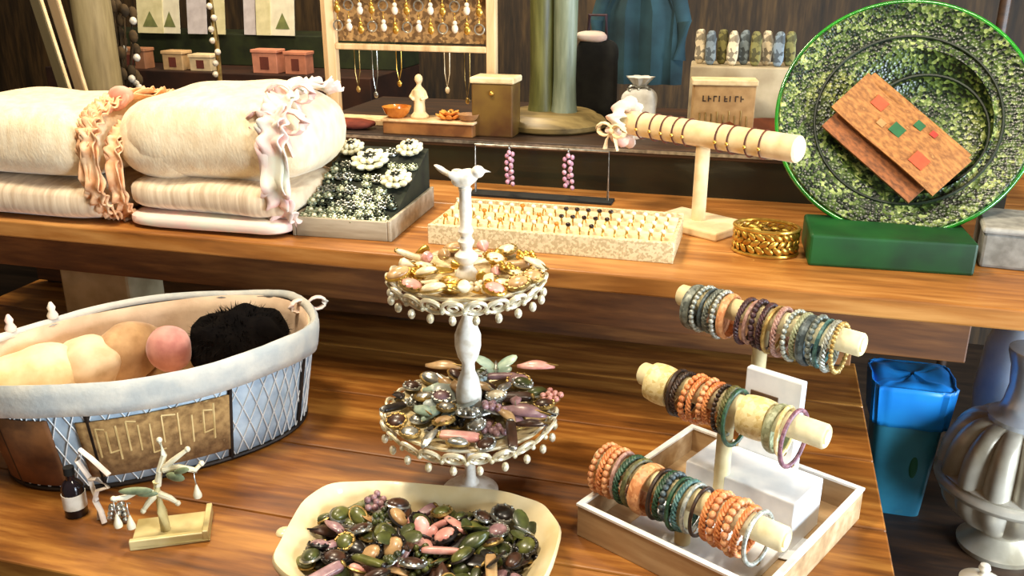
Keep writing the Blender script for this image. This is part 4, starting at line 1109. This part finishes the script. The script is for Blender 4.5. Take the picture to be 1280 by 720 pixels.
for i in range(9):
    m.torus((-.05+i*.0125,0,.003), .007, .0018, n=14, m=6); m.torus((-.05+i*.0125,-.012,.003), .006, .0018, n=12, m=6)
m.build('loops', mat('mint_lace', (206,216,200), (160,176,160), rough=.8), t)
# teal coat hanging from the back stand
t = thing('hanging_shirt', 'dark teal shirt hanging on a rod behind the white gift packet', 'shirt', (aty(800,40,2.30).x,2.30,RZT+.32))
m = MB(); rows = []
for j in range(10):
    u = j/9; w_ = .05+.055*min(1,u*3)
    rows.append([(w_*math.cos(a)*(1+.05*math.sin(6*a+u*3)), .022*math.sin(a)*(1+.5*math.sin(9*a)), -.02-u*.26) for a in [2*PI*k/40 for k in range(40)]])
m.grid(rows, closev=True); m.f.append(tuple(range(40))); m.build('body', mat('teal_cloth', (40,72,80), (22,42,48), rough=.9, scale=10), t)
for s in (-1,1): MB().tube([(s*.08,0,-.05),(s*.105,-.005,-.13),(s*.10,-.01,-.22)], [.022,.019,.017], 12).build('sleeve', MATS['teal_cloth'], t)
MB().cyl((0,0,-.02),(0,0,.012),.003).build('hanger_hook', M_silver, t)
t = thing('clothes_rod', 'dark metal rod on posts behind the riser', 'rod', (.0,2.30,0))
MB().cyl((-.55,0,RZT+.33),(.5,0,RZT+.33),.008).build('rod', M_dark, t)
for x in (-.54,.49): MB().cyl((x,0,0),(x,0,RZT+.33),.012).build('post', M_dark, t)
# kraft box with dark lettering
ka, kb = aty(848,70,1.80), aty(960,150,1.80)
kx = (ka.x+kb.x)/2
t = thing('kraft_box', 'tan kraft box with a dark printed word behind the T-shaped bar', 'box', (kx,1.83,RT), math.radians(8))
kw = .118; kh = .105
MB().box((0,0,kh/2), (kw,.05,kh)).build('body', M_kraft, t, smooth=False, bevel=.002)
MB().box((0,0,kh+.004), (kw+.006,.056,.010)).build('lid', M_cream, t, smooth=False, bevel=.0015)
m = MB()
for i in range(8):
    x = -.040+i*.0102
    m.box((x,-.0255,kh-.026), (.0022,.001,.011))
    if i % 2 == 0: m.box((x+.003,-.0255,kh-.026+(.0045 if i % 4 else -.0045)), (.005,.001,.002))
    if i % 3 == 1: m.box((x+.003,-.0255,kh-.026), (.005,.001,.002))
m.build('printed_word', M_ink, t, smooth=False)
m = MB()
for i in range(9): m.cyl((-.045+i*.0112,-.0262,.006),(-.045+i*.0112,-.0262,.052+.006*math.sin(i*3)),.0012,n=5)
m.build('stitched_lines', M_brass, t)
# clear box of colourful sachets above/behind
t = thing('sachet_box', 'pale open box of small patterned sachets behind the kraft box', 'box', (kx+.03,1.95,RT), math.radians(4))
MB().box((0,0,.065), (.21,.11,.13)).build('body', mat('pale_box', (190,174,140), (160,142,110), rough=.7, scale=20), t, smooth=False, bevel=.003)
rnd = random.Random(6)
sc_ = None; pats = {}
for i in range(9):
    nm, cc = [('cream',(230,214,180)),('grey blue',(128,142,150)),('olive',(130,124,70))][i % 3]
    p = Vector((kx+.03-.088+i*.022, 1.95-.02*(i % 2)-.01, RT+.130))
    o = MB().cushion((0,0,.034), (.0105,.009,.034), .5, .6, .003, 60, seed=i).build('sachet', mat('sachet_'+nm.replace(' ','_'), cc, tuple(int(x*.6) for x in cc), rough=.8, scale=120, kind='cell'), loc=p)
    tag(o, f'{nm} patterned sachet standing on the pale box', 'sachet', 'sachets on the pale box')

# ================================================================ background left
pp = aty(122,60,1.95)
t = thing('round_post', 'pale beige round post behind the left towels', 'post', (pp.x,1.95,0))
MB().lathe([(.054,0),(.054,.03),(.046,.04),(.046,1.7),(0,1.7)], 32).build('shaft', M_post, t)
M_st = mat('striped_cloth', (168,150,116), (110,92,64), rough=.9, kind='wave', scale=16)
for i, (pa, pb_, cc, nm, Y) in enumerate((((34,-10),(74,112),'olive','olive striped',1.80),((56,-10),(94,112),'tan','tan ribbed',1.83))):
    a_, b_ = aty(*pa,Y), aty(*pb_,Y); b_.z = 1.0
    d = (a_-b_); 
    c_ = (aty(*pb_,Y)); k_ = (a_.x-c_.x)/(a_.z-c_.z); 
    top = Vector((c_.x+k_*(1.6-c_.z), Y, 1.6)); bot = Vector((c_.x+k_*(.0-c_.z), Y, .0))
    o = thing('leaning_slat', f'{nm} board leaning behind the left towels', 'board', bot)
    dd = top-bot; q = Matrix.Rotation(math.atan2(dd.x, dd.z), 4, 'Y')
    MB().box((0,0,0), (.026,.016,dd.length), M=TR((0,0,dd.length/2))).build('plank', mat('slat_'+cc, ((92,80,50),(150,126,90))[i], ((60,50,30),(100,80,52))[i], rough=.8, scale=12, stretch=(1,1,.1)), o, smooth=False, bevel=.002).matrix_local = q @ TR((.018,0,.01))
    MB().cyl((.03,0,.012),(.03,0,dd.length),.0045,n=8).build('edge_cord', M_creamv, o).matrix_local = q
# background counter with cards and boxes
BY = 2.55
ct = thing('back_counter', 'dark green stepped counter in the background left', 'counter', (-1.7,BY+.15,0))
zlow = aty(260,88,BY).z; zhi = aty(260,42,BY+.15).z
M_dgr = mat('dark_green_paint', (44,52,22), (26,32,14), rough=.6, scale=20)
MB().box((0,0,zlow/2), (1.15,.30+.1,zlow)).build('lower_step', mat('dark_red_wood', (62,32,16), (36,18,10), rough=.6, scale=12), ct, smooth=False, bevel=.003)
MB().box((0,.10,zlow+(zhi-zlow)/2), (1.15,.20,zhi-zlow)).build('upper_step', M_dgr, ct, smooth=False, bevel=.003)
cards = [(193,44,54,'cream','olive'),(224,40,40,'cream','pale'),(253,38,32,'pale lilac','plain'),(278,36,24,'cream','plain'),(330,34,50,'cream','tan'),(345,30,30,'pale','olive')]
CM = {'cream': mat('card_cream', (232,222,176), (210,200,150), rough=.7), 'pale lilac': mat('card_lilac', (214,206,206), (190,180,180), rough=.7), 'pale': mat('card_pale', (238,232,204), (220,212,184), rough=.7)}
M_motif = mat('card_motif', (130,134,76), (90,100,56), rough=.8)
for i, (px, py, wpx, cn, mo) in enumerate(((188,36,46,'cream','tree'),(212,34,36,'pale','tree'),(246,32,34,'pale lilac','plain'),(272,30,24,'cream','plain'),(328,26,24,'cream','plain'),(352,24,40,'pale','tree'),(312,34,20,'pale lilac','plain'))):
    Y = BY+.12+.004*i; p = aty(px,py,Y)
    t = thing('greeting_card', f'{cn} greeting card standing on the green counter, {ORD[i]} from the left', 'card', (p.x,Y,zhi), rot=(-.12,0,0))
    w_ = wpx*.0021
    MB().box((0,0,.065), (w_,.003,.13)).build('card', CM[cn], t, smooth=False)
    if mo == 'tree':
        MB().lathe([(0,0),(w_*.3,0),(0,.05)], 12, c=(0,-.0018,.02), sy=.03).build('motif', M_motif, t)
for i, (px, wpx, hh, cc, nm) in enumerate(((170,50,.055,(176,120,84),'reddish tan'),(222,34,.05,(208,170,120),'tan'),(256,36,.042,(232,206,160),'cream'),(336,40,.062,(214,140,110),'pink'),(374,34,.058,(204,130,98),'salmon'))):
    p = aty(px,80,BY+.0); w_ = wpx*.0021
    t = thing('gift_box', f'small {nm} gift box on the lower step of the green counter', 'box', (p.x,BY+.0,zlow))
    MB().box((0,0,hh/2), (w_,.05,hh)).build('body', mat('gift_'+nm.replace(' ','_'), cc, None, rough=.7), t, smooth=False, bevel=.002)
    MB().box((0,0,hh+.004), (w_+.006,.056,.010)).build('lid', mat('giftlid_'+nm.replace(' ','_'), tuple(min(255,int(c*1.1)) for c in cc), None, rough=.7), t, smooth=False, bevel=.002)
    MB().box((0,-.0255,hh/2), (w_*.35,.002,hh*.6)).build('front_label', mat('gl_dark', (110,50,36), None, rough=.7), t, smooth=False)
# thin iron hook stand
p = aty(270,60,2.25)
t = thing('iron_hook_stand', 'thin pale iron stand with pearl beads in front of the cards', 'stand', (p.x,2.25,0))
MB().tube([(0,0,.01),(0,0,1.0),(.004,0,1.2),(-.004,0,1.34),(.02,0,1.40)], .007, 8).build('rod', M_brass, t)
MB().lathe([(0,0),(.12,0),(.12,.01),(0,.014)], 32).build('base', M_wire, t)
m = MB()
for i in range(9): m.sph((.008*math.sin(i*2),-.006,1.05+i*.03), .009, 8, 6)
m.build('beads', M_pearl, t)
# dried flower bunch left of cards
p = aty(146,60,2.2)
t = thing('dried_flowers', 'dark bunch of dried flowers with white buds beside the round post', 'flowers', (p.x,2.2,0))
MB().lathe([(0,0),(.07,0),(.085,.3),(.06,.85),(.045,.98),(.05,1.0),(.04,1.0),(0,.6)], 28).build('tall_pot', M_dark, t)
m = MB(); m2 = MB(); rnd = random.Random(8)
for i in range(34):
    a = rnd.uniform(0,6.28); r_ = rnd.uniform(.01,.085); h_ = rnd.uniform(1.06,1.36)
    q = (r_*math.cos(a), r_*math.sin(a)*.6, h_)
    m.tube([(0,0,.97), (q[0]*.5,q[1]*.5,(h_+.97)/2), q], .0022, 5); m.sph(q, (.014,.010,.018), 8, 5)
    if i % 4 == 0: MB().sph((q[0]+.01,q[1]-.015,h_-.02), (.011,.009,.011), 8, 6).build('bud', M_pearl, t)
m.build('stems', mat('dried_brown', (92,70,38), (50,38,20), rough=.9), t)
# small finials left under the shelf (behind basket): two white knobs
for i, (px, py) in enumerate(((62,392),(20,408))):
    pass

# ================================================================ light
def area(name, loc, target, size, power, col, sy=None):
    l = bpy.data.lights.new(name, 'AREA'); l.energy = power; l.color = col; l.size = size
    if sy: l.shape = 'RECTANGLE'; l.size_y = sy
    o = bpy.data.objects.new(name, l); COL.objects.link(o); o.location = loc
    o.rotation_euler = (Vector(target)-Vector(loc)).to_track_quat('-Z','Y').to_euler(); return o
area('ceiling_lamp', (-.9,.8,2.75), (-.5,1.2,.9), .35, 44, (1,.86,.66))
area('ceiling_lamp', (.35,.5,2.7), (-.1,1.1,.9), .35, 26, (1,.88,.70))
area('window_and_fill_light', (1.9,.15,1.05), (.4,1.5,.65), .9, 125, (.74,.87,1), 1.2)
area('window_and_fill_light', (2.3,1.7,1.15), (.5,1.55,.7), .7, 60, (.76,.88,1))  # added cool fill, brightens the right side of the shaded vase and urn
area('back_lamp', (-1.0,2.2,2.6), (-1.0,2.3,1.1), .4, 34, (1,.84,.6))
W = bpy.data.worlds.new('world'); S.world = W; W.use_nodes = True
W.node_tree.nodes['Background'].inputs[0].default_value = (1,.84,.64,1)
W.node_tree.nodes['Background'].inputs[1].default_value = .22
# ================================================================ camera
cam = bpy.data.cameras.new('camera'); cam.sensor_width = 36; cam.lens = 36*F/1280; cam.clip_start = .02
co = bpy.data.objects.new('camera', cam); COL.objects.link(co)
co.location = (0,0,CZ); co.rotation_euler = (PI/2-PITCH, 0, YAW); S.camera = co
S.view_settings.view_transform = 'Standard'; S.view_settings.look = 'None'; S.view_settings.gamma = 1
S.view_settings.use_curve_mapping = False; S.view_settings.exposure = -0.15
# ================================================================ labels: tell look-alikes of one group apart
bpy.context.view_layer.update()
from collections import defaultdict
dd_ = defaultdict(list)
for o in REG:
    dd_[o['label']].append(o)
for lb, L_ in dd_.items():
    if len(L_) < 2: continue
    for o in L_:
        if 'group' not in o: print('DUP LABEL NO GROUP', lb)
    if len(L_) <= 20 and len(lb.split()) <= 11:
        L_.sort(key=lambda o: (o.location.x/max(.1,o.location.y)))
        n_ = len(L_)
        for i, o in enumerate(L_):
            w_ = 'leftmost' if i == 0 else ('rightmost' if i == n_-1 else ORD[i]+' from left')
            o['label'] = f'{lb}, {w_} of its kind' if len(lb.split()) <= 10 else f'{lb}, {w_}'
